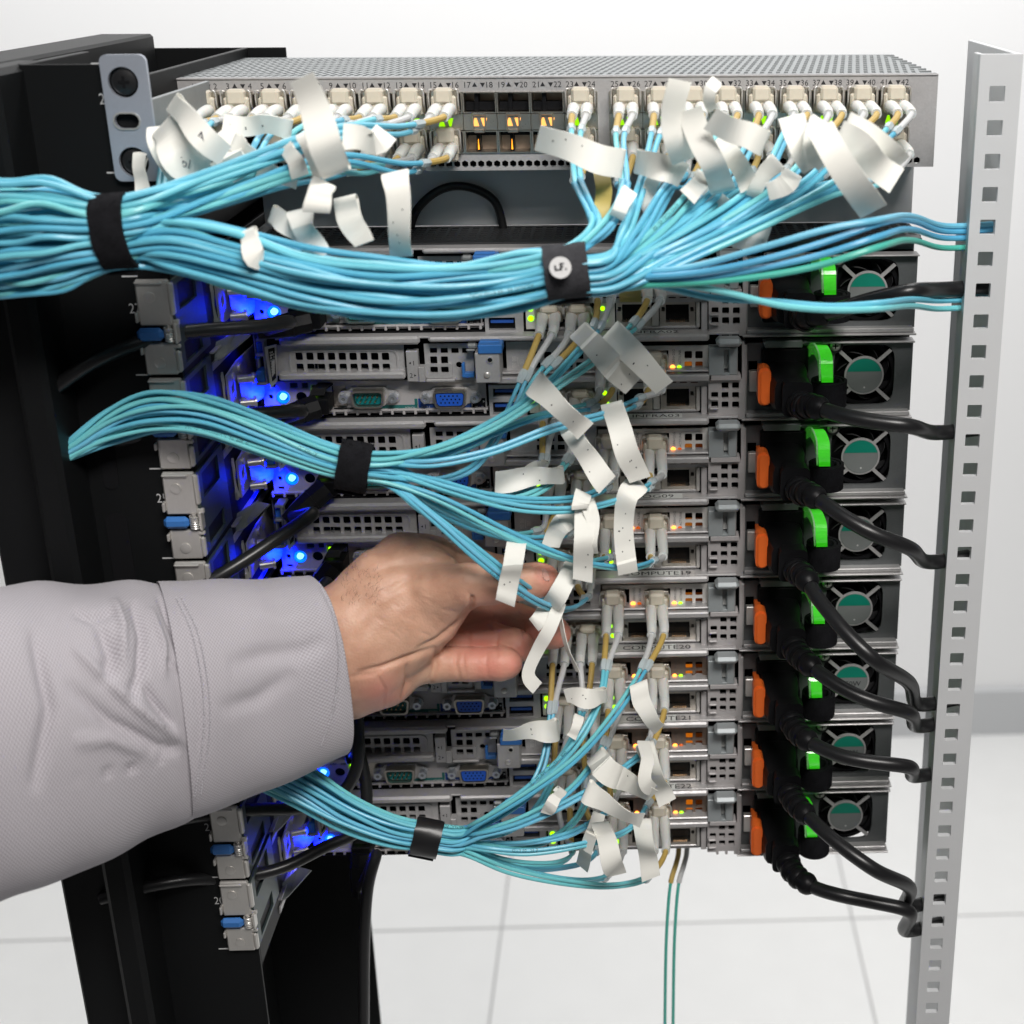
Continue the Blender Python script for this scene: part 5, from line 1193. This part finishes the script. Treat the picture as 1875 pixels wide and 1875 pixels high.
# printing along the jackets
def print_on(px, py, s, h=1.5, maxd=14):
    r_ = nearest(px, py, maxd); J, k, t, r = r_; L = arclen(J); s0 = L[k]; V, Fc = text_geo(s); V = V * (h / .69); m = MB(); q = proj(J[k:k + 2]); rev = q[1, 0] < q[0, 0]; out = []
    wid = V[:, 0].max()
    for a, b in V:
        ss_ = s0 + (wid / 2 - a if rev else a - wid / 2); p = np.array([np.interp(ss_, L, J[:, c]) for c in range(3)]); p2 = np.array([np.interp(ss_ + .6, L, J[:, c]) for c in range(3)])
        tg = p2 - p; tg /= np.linalg.norm(tg) + 1e-9; vw = CAM - p; vw /= np.linalg.norm(vw); vw = vw - tg * (vw @ tg); vw /= np.linalg.norm(vw); sd = np.cross(tg, vw) * (-1 if rev else 1)
        ph = (b - h / 2) / r; ph = -ph if False else ph
        out.append(p + (r + .05) * (math.cos(ph) * vw - math.sin(ph) * -sd))
    part(t, 'jacket_print', m.add(out, Fc), mat('jacket_ink', (.02, .10, .12), .5))
for a in ((400, 792, 'OFNR  E329066(UL)  201906  01'), (1000, 1400, '01  201906  DZ743N  800'), (960, 1548, 'OM3 50/125 B'), (1078, 1490, 'E329066 (UL)'), (925, 535, 'LSZH OM3 50/125 DUPLEX'), (930, 1068, 'OM3 DUPLEX CABLE FS'), (1010, 1112, 'LSZH'), (1215, 400, '50/125 LSZH OM3'), (820, 1508, 'OM3 50/125 DUPLEX'), (560, 822, 'UL OFNR')): print_on(*a)
# the two lower stray leads under the servers
for n_, (x0, mm, mm2) in enumerate(((1243, SLEEVEY, AQG), (1258, SLEEVEW, AQG))):
    t = T('hanging_lead', ['yellow topped thin lead hanging below the last server', 'grey topped thin lead hanging below the last server'][n_], 'cable', tuple(px3((x0, 1555, 20))))
    P = spline([px3(w) for w in ((x0, 1535, 30), (x0 - 1, 1565, 28), (x0 - 6, 1585, 26), (x0 - 14, 1612, 20), (x0 - 22, 1700, 16), (x0 - 26, 1900, 14), (x0 - 30, 2100, 12))], 2)
    part(t, 'sleeve', MB().tube(P[:14], 1.6, 8), mm, True); part(t, 'jacket', MB().tube(P[13:], 1.0, 8), mm2, True)
# ------------------------------------------------------------------ the person: forearm, hand and shirt sleeve
def W3(px, py, Y, r): return np.array(at(px, py, Y)), r / ppm(px, py, Y)
def surface_nets(F, org, h):
    s = F.shape; ins = F < 0; idx = -np.ones(tuple(n - 1 for n in s), int)
    c = [ins[i:s[0] - 1 + i, j:s[1] - 1 + j, k:s[2] - 1 + k] for i in (0, 1) for j in (0, 1) for k in (0, 1)]
    cnt = sum(x.astype(np.int8) for x in c); act = (cnt > 0) & (cnt < 8); A_ = np.argwhere(act); idx[act] = np.arange(len(A_))
    cor = np.array([(i, j, k) for i in (0, 1) for j in (0, 1) for k in (0, 1)])
    val = np.stack([F[A_[:, 0] + o[0], A_[:, 1] + o[1], A_[:, 2] + o[2]] for o in cor], 1)
    acc = np.zeros((len(A_), 3)); n = np.zeros(len(A_))
    for a in range(8):
        for b in range(a + 1, 8):
            if np.abs(cor[a] - cor[b]).sum() != 1: continue
            va, vb = val[:, a], val[:, b]; m = (va < 0) != (vb < 0); t = np.where(m, va / (va - vb + 1e-12), 0)
            acc += m[:, None] * (cor[a] + t[:, None] * (cor[b] - cor[a])); n += m
    V = (A_ + acc / n[:, None]) * h + org; quads = []
    for ax in range(3):
        sl0 = [slice(1, -1)] * 3; sl0[ax] = slice(0, -1); sl1 = [slice(1, -1)] * 3; sl1[ax] = slice(1, None)
        a, b = ins[tuple(sl0)], ins[tuple(sl1)]; E_ = np.argwhere(a != b); o = np.ones(3, int); o[ax] = 0; E_ = E_ + o
        u, v = [(1, 2), (2, 0), (0, 1)][ax]; du = np.zeros(3, int); du[u] = 1; dv = np.zeros(3, int); dv[v] = 1
        E_ = E_[(E_ < np.array(idx.shape)).all(1)]
        q = np.stack([idx[tuple((E_ - d).T)] for d in (du * 0, du, du + dv, dv)], 1); q = q[(q >= 0).all(1)]
        fl = F[tuple(E_.T)][: len(E_)] < 0; fl = fl[(np.stack([idx[tuple((E_ - d).T)] for d in (du * 0, du, du + dv, dv)], 1) >= 0).all(1)]
        q = np.where(fl[:, None], q, q[:, ::-1]); quads.append(q)
    return V, np.vstack(quads)
caps = []                       # (chain name, a, b, ra, rb, y-squash)
def chain(name, pts, sq=1.0):
    for p, q in zip(pts[:-1], pts[1:]):
        a, ra = W3(*p); b, rb_ = W3(*q); caps.append((name, a, b, ra, rb_, sq))
HY = 0
chain('palm', [(380, 1262, -112, 118), (520, 1215, -104, 116), (640, 1186, -96, 116), (712, 1130, -88, 112), (770, 1082, -82, 88)], 1.45)
chain('palm', [(640, 1248, -94, 72), (700, 1232, -90, 62), (752, 1212, -84, 44)], 1.2)
chain('palm', [(700, 1060, -84, 58), (762, 1022, -76, 40), (800, 1012, -68, 30)], 1.0)
chain('palm', [(660, 1070, -84, 34), (730, 1012, -74, 33), (775, 1004, -66, 26)], 1.0)
chain('palm', [(790, 1120, -90, 62), (835, 1086, -94, 42)], 1.2)
chain('thumb', [(800, 1082, -94, 50), (856, 1072, -99, 41), (905, 1070, -98, 37), (950, 1066, -94, 34), (986, 1061, -91, 33), (1001, 1059, -90, 24)], 1.15)
chain('index', [(790, 1030, -68, 36), (850, 1026, -56, 30), (915, 1044, -46, 27), (975, 1076, -46, 24), (1012, 1100, -52, 20)])
chain('middle', [(800, 1120, -66, 44), (868, 1122, -56, 38), (945, 1140, -50, 35), (1005, 1156, -56, 32), (1018, 1160, -57, 28)])
chain('ring', [(770, 1170, -74, 44), (830, 1166, -68, 38), (895, 1172, -68, 34), (942, 1182, -72, 31), (950, 1184, -73, 28)])
chain('pinky', [(720, 1215, -86, 44), (790, 1216, -84, 34), (862, 1216, -84, 31), (918, 1215, -84, 31), (930, 1215, -84, 27)])
h = .75
Pm = np.array([c[1] for c in caps] + [c[2] for c in caps]); lo = Pm.min(0) - 34; hi = Pm.max(0) + 22; lo[0] = max(lo[0], at(480, 1200, -104)[0])
gx, gy, gz = [np.arange(lo[i], hi[i], h) for i in range(3)]
G = np.stack(np.meshgrid(gx, gy, gz, indexing='ij'), -1).astype(np.float32)
D_ = {}
for (nm, a, b, ra, rb_, sq) in caps:
    sc = np.array([1, sq, 1], np.float32); ab = ((b - a) * sc).astype(np.float32); pa = (G - a.astype(np.float32)) * sc
    t = np.clip((pa @ ab) / (ab @ ab), 0, 1); d = np.linalg.norm(pa - t[..., None] * ab, axis=-1) - (ra + (rb_ - ra) * t)
    k = 4.5 if nm == 'palm' else 2.0
    if nm in D_:
        e = D_[nm]; hh = np.clip(.5 + .5 * (e - d) / k, 0, 1); D_[nm] = e * (1 - hh) + d * hh - k * hh * (1 - hh)
    else: D_[nm] = d
Fd = D_['palm']
for nm, k in (('thumb', 5.0), ('index', 3.0), ('middle', 2.2), ('ring', 2.0), ('pinky', 2.6)):
    d = D_[nm]; hh = np.clip(.5 + .5 * (Fd - d) / k, 0, 1); sm = Fd * (1 - hh) + d * hh - k * hh * (1 - hh)
    # keep neighbouring fingers apart: blend only against the palm
    Fd = sm
fr_ = D_['palm']
out_ = fr_
for nm, k in (('thumb', 5.0), ('index', 3.0), ('middle', 2.4), ('ring', 2.4), ('pinky', 3.0)):
    d = D_[nm]; hh = np.clip(.5 + .5 * (fr_ - d) / k, 0, 1); out_ = np.minimum(out_, fr_ * (1 - hh) + d * hh - k * hh * (1 - hh))
V, Q = surface_nets(out_, lo, h)
def vnorm(V, Q):
    n = np.cross(V[Q[:, 2]] - V[Q[:, 0]], V[Q[:, 3]] - V[Q[:, 1]]); N_ = np.zeros_like(V)
    for k in range(4): np.add.at(N_, Q[:, k], n)
    return N_ / (np.linalg.norm(N_, axis=1)[:, None] + 1e-9)
def lap(V, Q, it):
    E_ = np.vstack([Q[:, [0, 1]], Q[:, [1, 2]], Q[:, [2, 3]], Q[:, [3, 0]]]); E_ = np.unique(np.sort(E_, 1), axis=0)
    for _ in range(it):
        acc = np.zeros_like(V); n = np.zeros(len(V)); np.add.at(acc, E_[:, 0], V[E_[:, 1]]); np.add.at(acc, E_[:, 1], V[E_[:, 0]]); np.add.at(n, E_[:, 0], 1); np.add.at(n, E_[:, 1], 1); V = V * .5 + .5 * acc / n[:, None]
    return V
V = lap(V, Q, 5); N_ = vnorm(V, Q)
if (N_[:, 1] * (V[:, 1] - V[:, 1].mean())).mean() < 0: Q = Q[:, ::-1]; N_ = -N_
def push(V, N_, lines, facing=True):
    """press folds into a surface: (polyline in the picture, half width px, depth mm)"""
    q = proj(V); V = V.copy(); vw = CAM - V; f = (np.sum(N_ * vw, axis=1) > 0) if facing else np.ones(len(V), bool)
    for poly, wd, dep in lines:
        pl = np.array(poly, float); best = np.full(len(V), 1e9); fade = np.ones(len(V)); tot = len(pl) - 1
        for i in range(tot):
            a, b = pl[i], pl[i + 1]; ab = b - a; t = np.clip(((q - a) @ ab) / (ab @ ab), 0, 1); d = np.linalg.norm(q - a - t[:, None] * ab, axis=1); u = (i + t) / tot
            m = d < best; best = np.where(m, d, best); fade = np.where(m, np.clip(4 * u * (1 - u), 0, 1) ** .6, fade)
        V -= N_ * (f * fade * dep * np.exp(-(best / wd) ** 2))[:, None]
    return V
folds = [
 ([(905, 1120), (902, 1140), (906, 1158)], 3, .5), ([(915, 1120), (914, 1150)], 2, .3), ([(962, 1135), (958, 1160), (962, 1178)], 3, .45),
 ([(862, 1150), (858, 1170), (862, 1195)], 3, .55), ([(912, 1160), (908, 1182), (912, 1205)], 3, .5),
 ([(838, 1190), (834, 1215), (842, 1245)], 3.2, .6), ([(850, 1190), (848, 1215), (854, 1243)], 2.2, .35), ([(893, 1190), (889, 1215), (894, 1243)], 3, .45),
 ([(800, 1190), (797, 1220), (785, 1255)], 5, 1.1), ([(745, 1215), (746, 1250), (735, 1282)], 4, .9), ([(650, 1233), (700, 1222), (745, 1205), (800, 1185)], 5, 1.3), ([(690, 1236), (705, 1262), (700, 1300)], 3, .5),
 ([(862, 1112), (840, 1140), (800, 1172), (760, 1190)], 5, 1.1), ([(866, 1090), (862, 1118)], 4, 1.2),
 ([(855, 1080), (868, 1100), (864, 1118)], 3, .6), ([(650, 1060), (720, 1035), (790, 1028)], 9, .8), ([(770, 1028), (830, 1024)], 6, .9), ([(700, 1090), (740, 1065), (800, 1055)], 8, .5),
 ([(978, 1032), (986, 1052), (992, 1066)], 2.4, .35), ([(935, 1040), (940, 1060), (936, 1080)], 4, .3), ([(925, 1042), (928, 1066)], 3, .25),
 ([(640, 1240), (680, 1236), (700, 1228)], 4, .6), ([(650, 1180), (700, 1120), (760, 1080)], 14, .5), ([(640, 1130), (690, 1080)], 10, .4)]
rs = np.random.RandomState(3)
for _ in range(46):                                # fine skin lines over the heel of the thumb
    cx, cy = rs.uniform(690, 850), rs.uniform(1085, 1190); a = math.radians(rs.uniform(15, 45)); L_ = rs.uniform(14, 40)
    folds.append(([(cx - L_ * math.cos(a) / 2, cy - L_ * math.sin(a) / 2), (cx, cy + 1.5), (cx + L_ * math.cos(a) / 2, cy + L_ * math.sin(a) / 2)], 2.0, rs.uniform(.06, .17)))
V = push(V, N_, [(a, b * 1.0, c * (1.55 if c > .2 else 1.5)) for a, b, c in folds]); V = lap(V, Q, 1)
pinch = [(1035, 1165, 36), (965, 1190, 34), (945, 1220, 34), (1005, 1050, 26), (700, 1275, 34), (1010, 1100, 30), (880, 1185, 45), (900, 1225, 40), (990, 1150, 45), (900, 1140, 45)]
q_ = proj(V); tone = np.zeros(len(V))
for (a, b, r_) in pinch: tone = np.maximum(tone, np.exp(-((q_[:, 0] - a) ** 2 + (q_[:, 1] - b) ** 2) / (r_ * 1.2) ** 2))
sk = bpy.data.materials.new('skin'); sk.use_nodes = True; nt = sk.node_tree; N = nt.nodes; L = nt.links; b_ = N['Principled BSDF']
b_.inputs['Roughness'].default_value = .46; b_.inputs['Subsurface Weight'].default_value = .22; b_.inputs['Subsurface Radius'].default_value = (1, .30, .16); b_.inputs['Subsurface Scale'].default_value = .0035; b_.inputs['Specular IOR Level'].default_value = .38
tc = N.new('ShaderNodeTexCoord'); at_ = N.new('ShaderNodeAttribute'); at_.attribute_name = 'flush'
nz = N.new('ShaderNodeTexNoise'); nz.inputs['Scale'].default_value = 90; nz.inputs['Detail'].default_value = 6; L.new(tc.outputs['Object'], nz.inputs['Vector'])
mx1 = N.new('ShaderNodeMix'); mx1.data_type = 'RGBA'; mx1.inputs[6].default_value = (.68, .405, .285, 1); mx1.inputs[7].default_value = (.57, .315, .215, 1)
mr = N.new('ShaderNodeMapRange'); mr.inputs[1].default_value = .38; mr.inputs[2].default_value = .66; L.new(nz.outputs[0], mr.inputs[0]); L.new(mr.outputs[0], mx1.inputs[0])
mx2 = N.new('ShaderNodeMix'); mx2.data_type = 'RGBA'; L.new(mx1.outputs[2], mx2.inputs[6]); mx2.inputs[7].default_value = (.72, .27, .21, 1)
mm = N.new('ShaderNodeMath'); mm.operation = 'MULTIPLY'; mm.inputs[1].default_value = .8; L.new(at_.outputs['Fac'], mm.inputs[0]); L.new(mm.outputs[0], mx2.inputs[0]); L.new(mx2.outputs[2], b_.inputs['Base Color'])
vo = N.new('ShaderNodeTexVoronoi'); vo.inputs['Scale'].default_value = 900; L.new(tc.outputs['Object'], vo.inputs['Vector']); n3 = N.new('ShaderNodeTexNoise'); n3.inputs['Scale'].default_value = 420; n3.inputs['Detail'].default_value = 4; L.new(tc.outputs['Object'], n3.inputs['Vector'])
ad = N.new('ShaderNodeMath'); ad.operation = 'MULTIPLY_ADD'; ad.inputs[1].default_value = 1.2; L.new(n3.outputs[0], ad.inputs[0]); L.new(vo.outputs['Distance'], ad.inputs[2])
bp = N.new('ShaderNodeBump'); bp.inputs['Strength'].default_value = .32; bp.inputs['Distance'].default_value = .0003; L.new(ad.outputs[0], bp.inputs['Height']); L.new(bp.outputs[0], b_.inputs['Normal'])
BASE = np.array(at(560, 1200, -100)); ps = T('person', 'hand and forearm in a pale shirt sleeve, reaching between the fibre cables', 'person', tuple(BASE))
m = MB(); m.add(V, [tuple(q) for q in Q]); me = m.mesh('arm', sk, BASE)
for p in me.polygons: p.use_smooth = True
at2 = me.attributes.new('flush', 'FLOAT', 'POINT'); at2.data.foreach_set('value', tone.astype(np.float32))
arm = bpy.data.objects.new('arm', me); COL.objects.link(arm); arm.parent = ps.o; arm['_org'] = [float(c) for c in BASE]
# thumb nail: a curved plate lying on the upper side of the thumb tip
def snap(px, py):              # nearest skin point under a picture point
    d = np.hypot(q_[:, 0] - px, q_[:, 1] - py); vw = CAM - V; f = np.sum(N_ * vw, axis=1) > 0; d = np.where(f, d, 1e9); k = np.argsort(d)[:60]; k = k[V[k, 1].argmin()]; return V[k], N_[k]
cols_ = []
for i in range(9):
    u = i / 8; rowp = []
    for j in range(9):
        v = j / 8; w_ = math.sin(math.pi * (.12 + .88 * v)) ** .5 if v > .5 else 1
        a, b = 1003 + 15 * (v - .45) * 1.0 + 6 * (u - .5), 1048 + (u - .5) * 24 * (1 - .4 * max(0, v - .55) / .45) + 4 * (v - .5)
        p, n = snap(a, b); rowp.append(p + n * (.45 if 0 < i < 8 and 0 < j < 8 else .02))
    cols_.append(rowp)
m = MB(); m.add([p for r_ in cols_ for p in r_], [(i * 9 + j, i * 9 + j + 1, (i + 1) * 9 + j + 1, (i + 1) * 9 + j) for i in range(8) for j in range(8)])
part(arm, 'thumb_nail', m, mat('nail', (.72, .40, .33), .18, sss=.15), True)
# cloth
cl = bpy.data.materials.new('pale_woven_shirt'); cl.use_nodes = True; nt = cl.node_tree; N = nt.nodes; L = nt.links; b_ = N['Principled BSDF']
b_.inputs['Roughness'].default_value = .85; b_.inputs['Sheen Weight'].default_value = .15; b_.inputs['Specular IOR Level'].default_value = .2
uv = N.new('ShaderNodeUVMap'); sep = N.new('ShaderNodeSeparateXYZ'); L.new(uv.outputs[0], sep.inputs[0])
def sn(sock, f, ph=0):
    a = N.new('ShaderNodeMath'); a.operation = 'MULTIPLY_ADD'; a.inputs[1].default_value = f; a.inputs[2].default_value = ph; L.new(sock, a.inputs[0]); b = N.new('ShaderNodeMath'); b.operation = 'SINE'; L.new(a.outputs[0], b.inputs[0]); return b.outputs[0]
def mth(op, a, b):
    n = N.new('ShaderNodeMath'); n.operation = op
    for i, s_ in enumerate((a, b)):
        if isinstance(s_, (int, float)): n.inputs[i].default_value = s_
        else: L.new(s_, n.inputs[i])
    return n.outputs[0]
wv_ = mth('MULTIPLY', sn(sep.outputs[0], 2 * math.pi / 1.4), sn(sep.outputs[1], 2 * math.pi / 1.4))
mr = N.new('ShaderNodeMapRange'); mr.inputs[1].default_value = -.35; mr.inputs[2].default_value = .35; L.new(wv_, mr.inputs[0])
nz = N.new('ShaderNodeTexNoise'); nz.inputs['Scale'].default_value = 60; tc = N.new('ShaderNodeTexCoord'); L.new(tc.outputs['Object'], nz.inputs['Vector'])
mx = N.new('ShaderNodeMix'); mx.data_type = 'RGBA'; mx.inputs[6].default_value = (.40, .37, .40, 1); mx.inputs[7].default_value = (.54, .515, .55, 1); L.new(mr.outputs[0], mx.inputs[0]); L.new(mx.outputs[2], b_.inputs['Base Color'])
bp = N.new('ShaderNodeBump'); bp.inputs['Strength'].default_value = .35; bp.inputs['Distance'].default_value = .0003; L.new(wv_, bp.inputs['Height']); L.new(bp.outputs[0], b_.inputs['Normal'])
def cloth_tube(name, st, par, nrm_folds, thick=.8, over=0.0, seg=150, inner=0, noise=0.0, freq=.03):
    """st: (x, top y, bottom y, Y, depth radius mm) -> lofted sleeve"""
    C = []; H = []; Dp = []
    for (x, yt, yb, Y, dr) in st:
        a, b = np.array(at(x, yt, Y)), np.array(at(x, yb, Y)); C.append((a + b) / 2); H.append(np.linalg.norm(a - b) / 2); Dp.append(dr)
    Cs = spline(C, 1.0); u = arclen(np.array(C)); us = arclen(Cs); us = us / us[-1] * u[-1]; H = np.interp(us, u, H); Dp = np.interp(us, u, Dp)
    H = np.convolve(np.pad(H, 6, 'edge'), np.ones(13) / 13, 'valid'); Dp = np.convolve(np.pad(Dp, 6, 'edge'), np.ones(13) / 13, 'valid')
    tg = np.gradient(Cs, axis=0); tg /= np.linalg.norm(tg, axis=1)[:, None]; tg = smoothed(tg, 20); tg /= np.linalg.norm(tg, axis=1)[:, None]
    n2 = np.cross(tg, [0, 0, 1.]); n2 /= np.linalg.norm(n2, axis=1)[:, None]; n1 = np.cross(n2, tg)
    n = len(Cs); Vv = []; UV = []
    for i in range(n):
        for k in range(seg):
            a = 2 * math.pi * k / seg; c_, s_ = -math.cos(a), math.sin(a); f = (abs(c_) ** 2.3 + abs(s_) ** 2.3) ** (-1 / 2.3)
            w_ = noise * (math.sin(us[i] * .11 + 2.2 * math.sin(2 * a + us[i] * freq)) + .6 * math.sin(us[i] * .19 - 3 * a))
            Vv.append(Cs[i] + n1[i] * (H[i] + over + w_) * s_ * f + n2[i] * (Dp[i] + over + w_) * c_ * f); UV.append((us[i], a * 34.0))
    Vv = np.array(Vv); UV = np.array(UV); fs = [(i * seg + k, i * seg + (k + 1) % seg, (i + 1) * seg + (k + 1) % seg, (i + 1) * seg + k) for i in range(n - 1) for k in range(seg)]
    Qn = np.array(fs); Nn = vnorm(Vv, Qn); ctr = np.repeat(Cs, seg, 0)
    if (Nn * (Vv - ctr)).sum() < 0: Nn = -Nn
    Vv = push(Vv, Nn, nrm_folds)
    # turned-in hem at the hand end
    m = MB(); vs = [tuple(v) for v in Vv]; L0 = (n - 1) * seg; base = len(vs)
    uvl = list(map(tuple, UV))
    if inner:
        for j, (du, dr) in enumerate(((.5, -.5), (.2, -1.2), (-inner * .3, -1.6), (-inner, -2.2))):
            for k in range(seg): v = Vv[L0 + k]; rad = v - Cs[-1]; rad = rad / np.linalg.norm(rad); vs.append(tuple(v + tg[-1] * du + rad * dr)); uvl.append((us[-1] + 1.5 * j, UV[L0 + k][1]))
        for j in range(4):
            a0 = L0 if j == 0 else base + (j - 1) * seg; b0 = base + j * seg
            fs += [(a0 + k, a0 + (k + 1) % seg, b0 + (k + 1) % seg, b0 + k) for k in range(seg)]
    m.add(vs, fs); me = m.mesh(name, cl, BASE); ul = me.uv_layers.new(name='UVMap')
    for lp in me.loops: ul.data[lp.index].uv = uvl[lp.vertex_index]
    for p in me.polygons:
        p.use_smooth = True
    # unwrap seam at the back
    for p in me.polygons:
        us_ = [ul.data[l].uv[1] for l in p.loop_indices]
        if max(us_) - min(us_) > 50:
            mxv = max(us_)
            for l in p.loop_indices:
                if ul.data[l].uv[1] < mxv / 2: ul.data[l].uv[1] += 2 * math.pi * mxv / (2 * math.pi * (seg - 1) / seg)
    o = bpy.data.objects.new(name, me); COL.objects.link(o); o.parent = par.o if isinstance(par, T) else par; o['_org'] = [float(c) for c in BASE]; return o, Vv
sl_folds = [
 ([(240, 1100), (262, 1160), (258, 1230), (235, 1290)], 15, 3.2), ([(290, 1090), (315, 1150), (335, 1215)], 9, 2.2), ([(180, 1140), (205, 1200), (190, 1260)], 22, 3.0),
 ([(300, 1210), (335, 1230), (368, 1238)], 8, 1.8), ([(262, 1250), (285, 1290), (320, 1335)], 13, 2.6), ([(130, 1180), (200, 1250), (270, 1310), (345, 1362)], 13, -2.6), ([(120, 1250), (200, 1320), (290, 1370), (330, 1372)], 16, 2.4),
 ([(130, 1430), (210, 1412), (280, 1402), (312, 1378), (365, 1362)], 3.2, 1.6), ([(130, 1360), (200, 1352), (270, 1378)], 16, -1.8), ([(210, 1095), (225, 1150), (225, 1220)], 11, -2.4), ([(275, 1110), (300, 1180), (300, 1240)], 9, -1.6), ([(130, 1120), (170, 1135), (210, 1120)], 12, 1.8), ([(340, 1140), (352, 1200), (362, 1260)], 5, 1.2), ([(60, 1150), (90, 1300), (60, 1450)], 20, 2.5)]
sl_folds = [(a, b * .62, c * 1.5) for a, b, c in sl_folds]
so, SV = cloth_tube('shirt_sleeve', [(-330, 1150, 1700, -196, 62), (-150, 1125, 1640, -180, 60), (0, 1103, 1588, -164, 56), (127, 1090, 1546, -150, 52), (220, 1084, 1512, -140, 46), (300, 1085, 1480, -131, 42), (352, 1090, 1458, -126, 39)], ps, sl_folds, noise=.7)
cu_folds = [([(312, 1092), (340, 1150), (358, 1230), (366, 1320), (350, 1462)], 2.2, .9), ([(330, 1092), (355, 1150), (372, 1230), (378, 1320), (362, 1455)], 1.6, .5),
 ([(415, 1220), (480, 1200), (560, 1190), (600, 1170)], 16, 1.6), ([(400, 1300), (470, 1280), (540, 1230)], 14, 1.3), ([(430, 1090), (425, 1250), (425, 1420)], 1.6, .35), ([(580, 1064), (617, 1130), (627, 1200), (618, 1290), (592, 1368)], 1.8, .45), ([(450, 1120), (520, 1140), (580, 1120)], 18, -.9)]
cu_folds = [(a, b, c * (1.5 if b > 5 else 1.0)) for a, b, c in cu_folds]
co, CV = cloth_tube('cuff', [(318, 1084, 1470, -130, 42.5), (400, 1078, 1446, -122, 40), (500, 1070, 1412, -112, 36), (560, 1064, 1388, -106, 33), (596, 1062, 1370, -101, 30.5)], ps, cu_folds, inner=16, noise=.5)

# stitches along the cuff seam and the hem
def snap_on(VV, px, py):
    q = proj(VV); d = np.hypot(q[:, 0] - px, q[:, 1] - py); k = np.argsort(d)[:14]; k = k[VV[k, 1].argmin()]; return VV[k]
def stitches(poly, VV, par, n):
    P = np.array([(a, b, 0) for a, b in poly], float); C = spline(P, 3.0); L = arclen(C); m = MB()
    for k in range(n):
        a, b = (k + .2) / n * L[-1], (k + .72) / n * L[-1]; A2 = [np.interp(a, L, C[:, j]) for j in (0, 1)]; B2 = [np.interp(b, L, C[:, j]) for j in (0, 1)]
        y = min(snap_on(VV, *A2)[1], snap_on(VV, *B2)[1]) - .12; m.tube([at(A2[0], A2[1], y), at((A2[0] + B2[0]) / 2, (A2[1] + B2[1]) / 2, y - .12), at(B2[0], B2[1], y)], .22, 5)
    part(par, 'stitching', m, mat('pale_thread', (.66, .64, .68), .7), kind='stuff')
stitches([(322, 1092), (349, 1150), (367, 1230), (374, 1320), (357, 1460)], CV, co, 70)
stitches([(332, 1092), (360, 1150), (378, 1230), (385, 1320), (368, 1455)], CV, co, 70)
stitches([(584, 1066), (612, 1130), (621, 1200), (612, 1290), (588, 1366)], CV, co, 62)
# a few fine hairs on the wrist
m = MB()
for _ in range(90):
    a, b = rs.uniform(622, 700), rs.uniform(1030, 1100); p, n = snap(a, b); d = np.array([.4, -.1, .9]) * .5 + n * .7 + rs.normal(0, .25, 3); d /= np.linalg.norm(d); L_ = rs.uniform(2.0, 4.5)
    m.tube([p - n * .1, p + d * L_ * .5, p + d * L_ + np.array([L_ * .25, 0, -L_ * .1])], [.05, .04, .015], 3)
part(arm, 'fine_hair', m, mat('brown_hair', (.06, .035, .02), .6), kind='stuff')
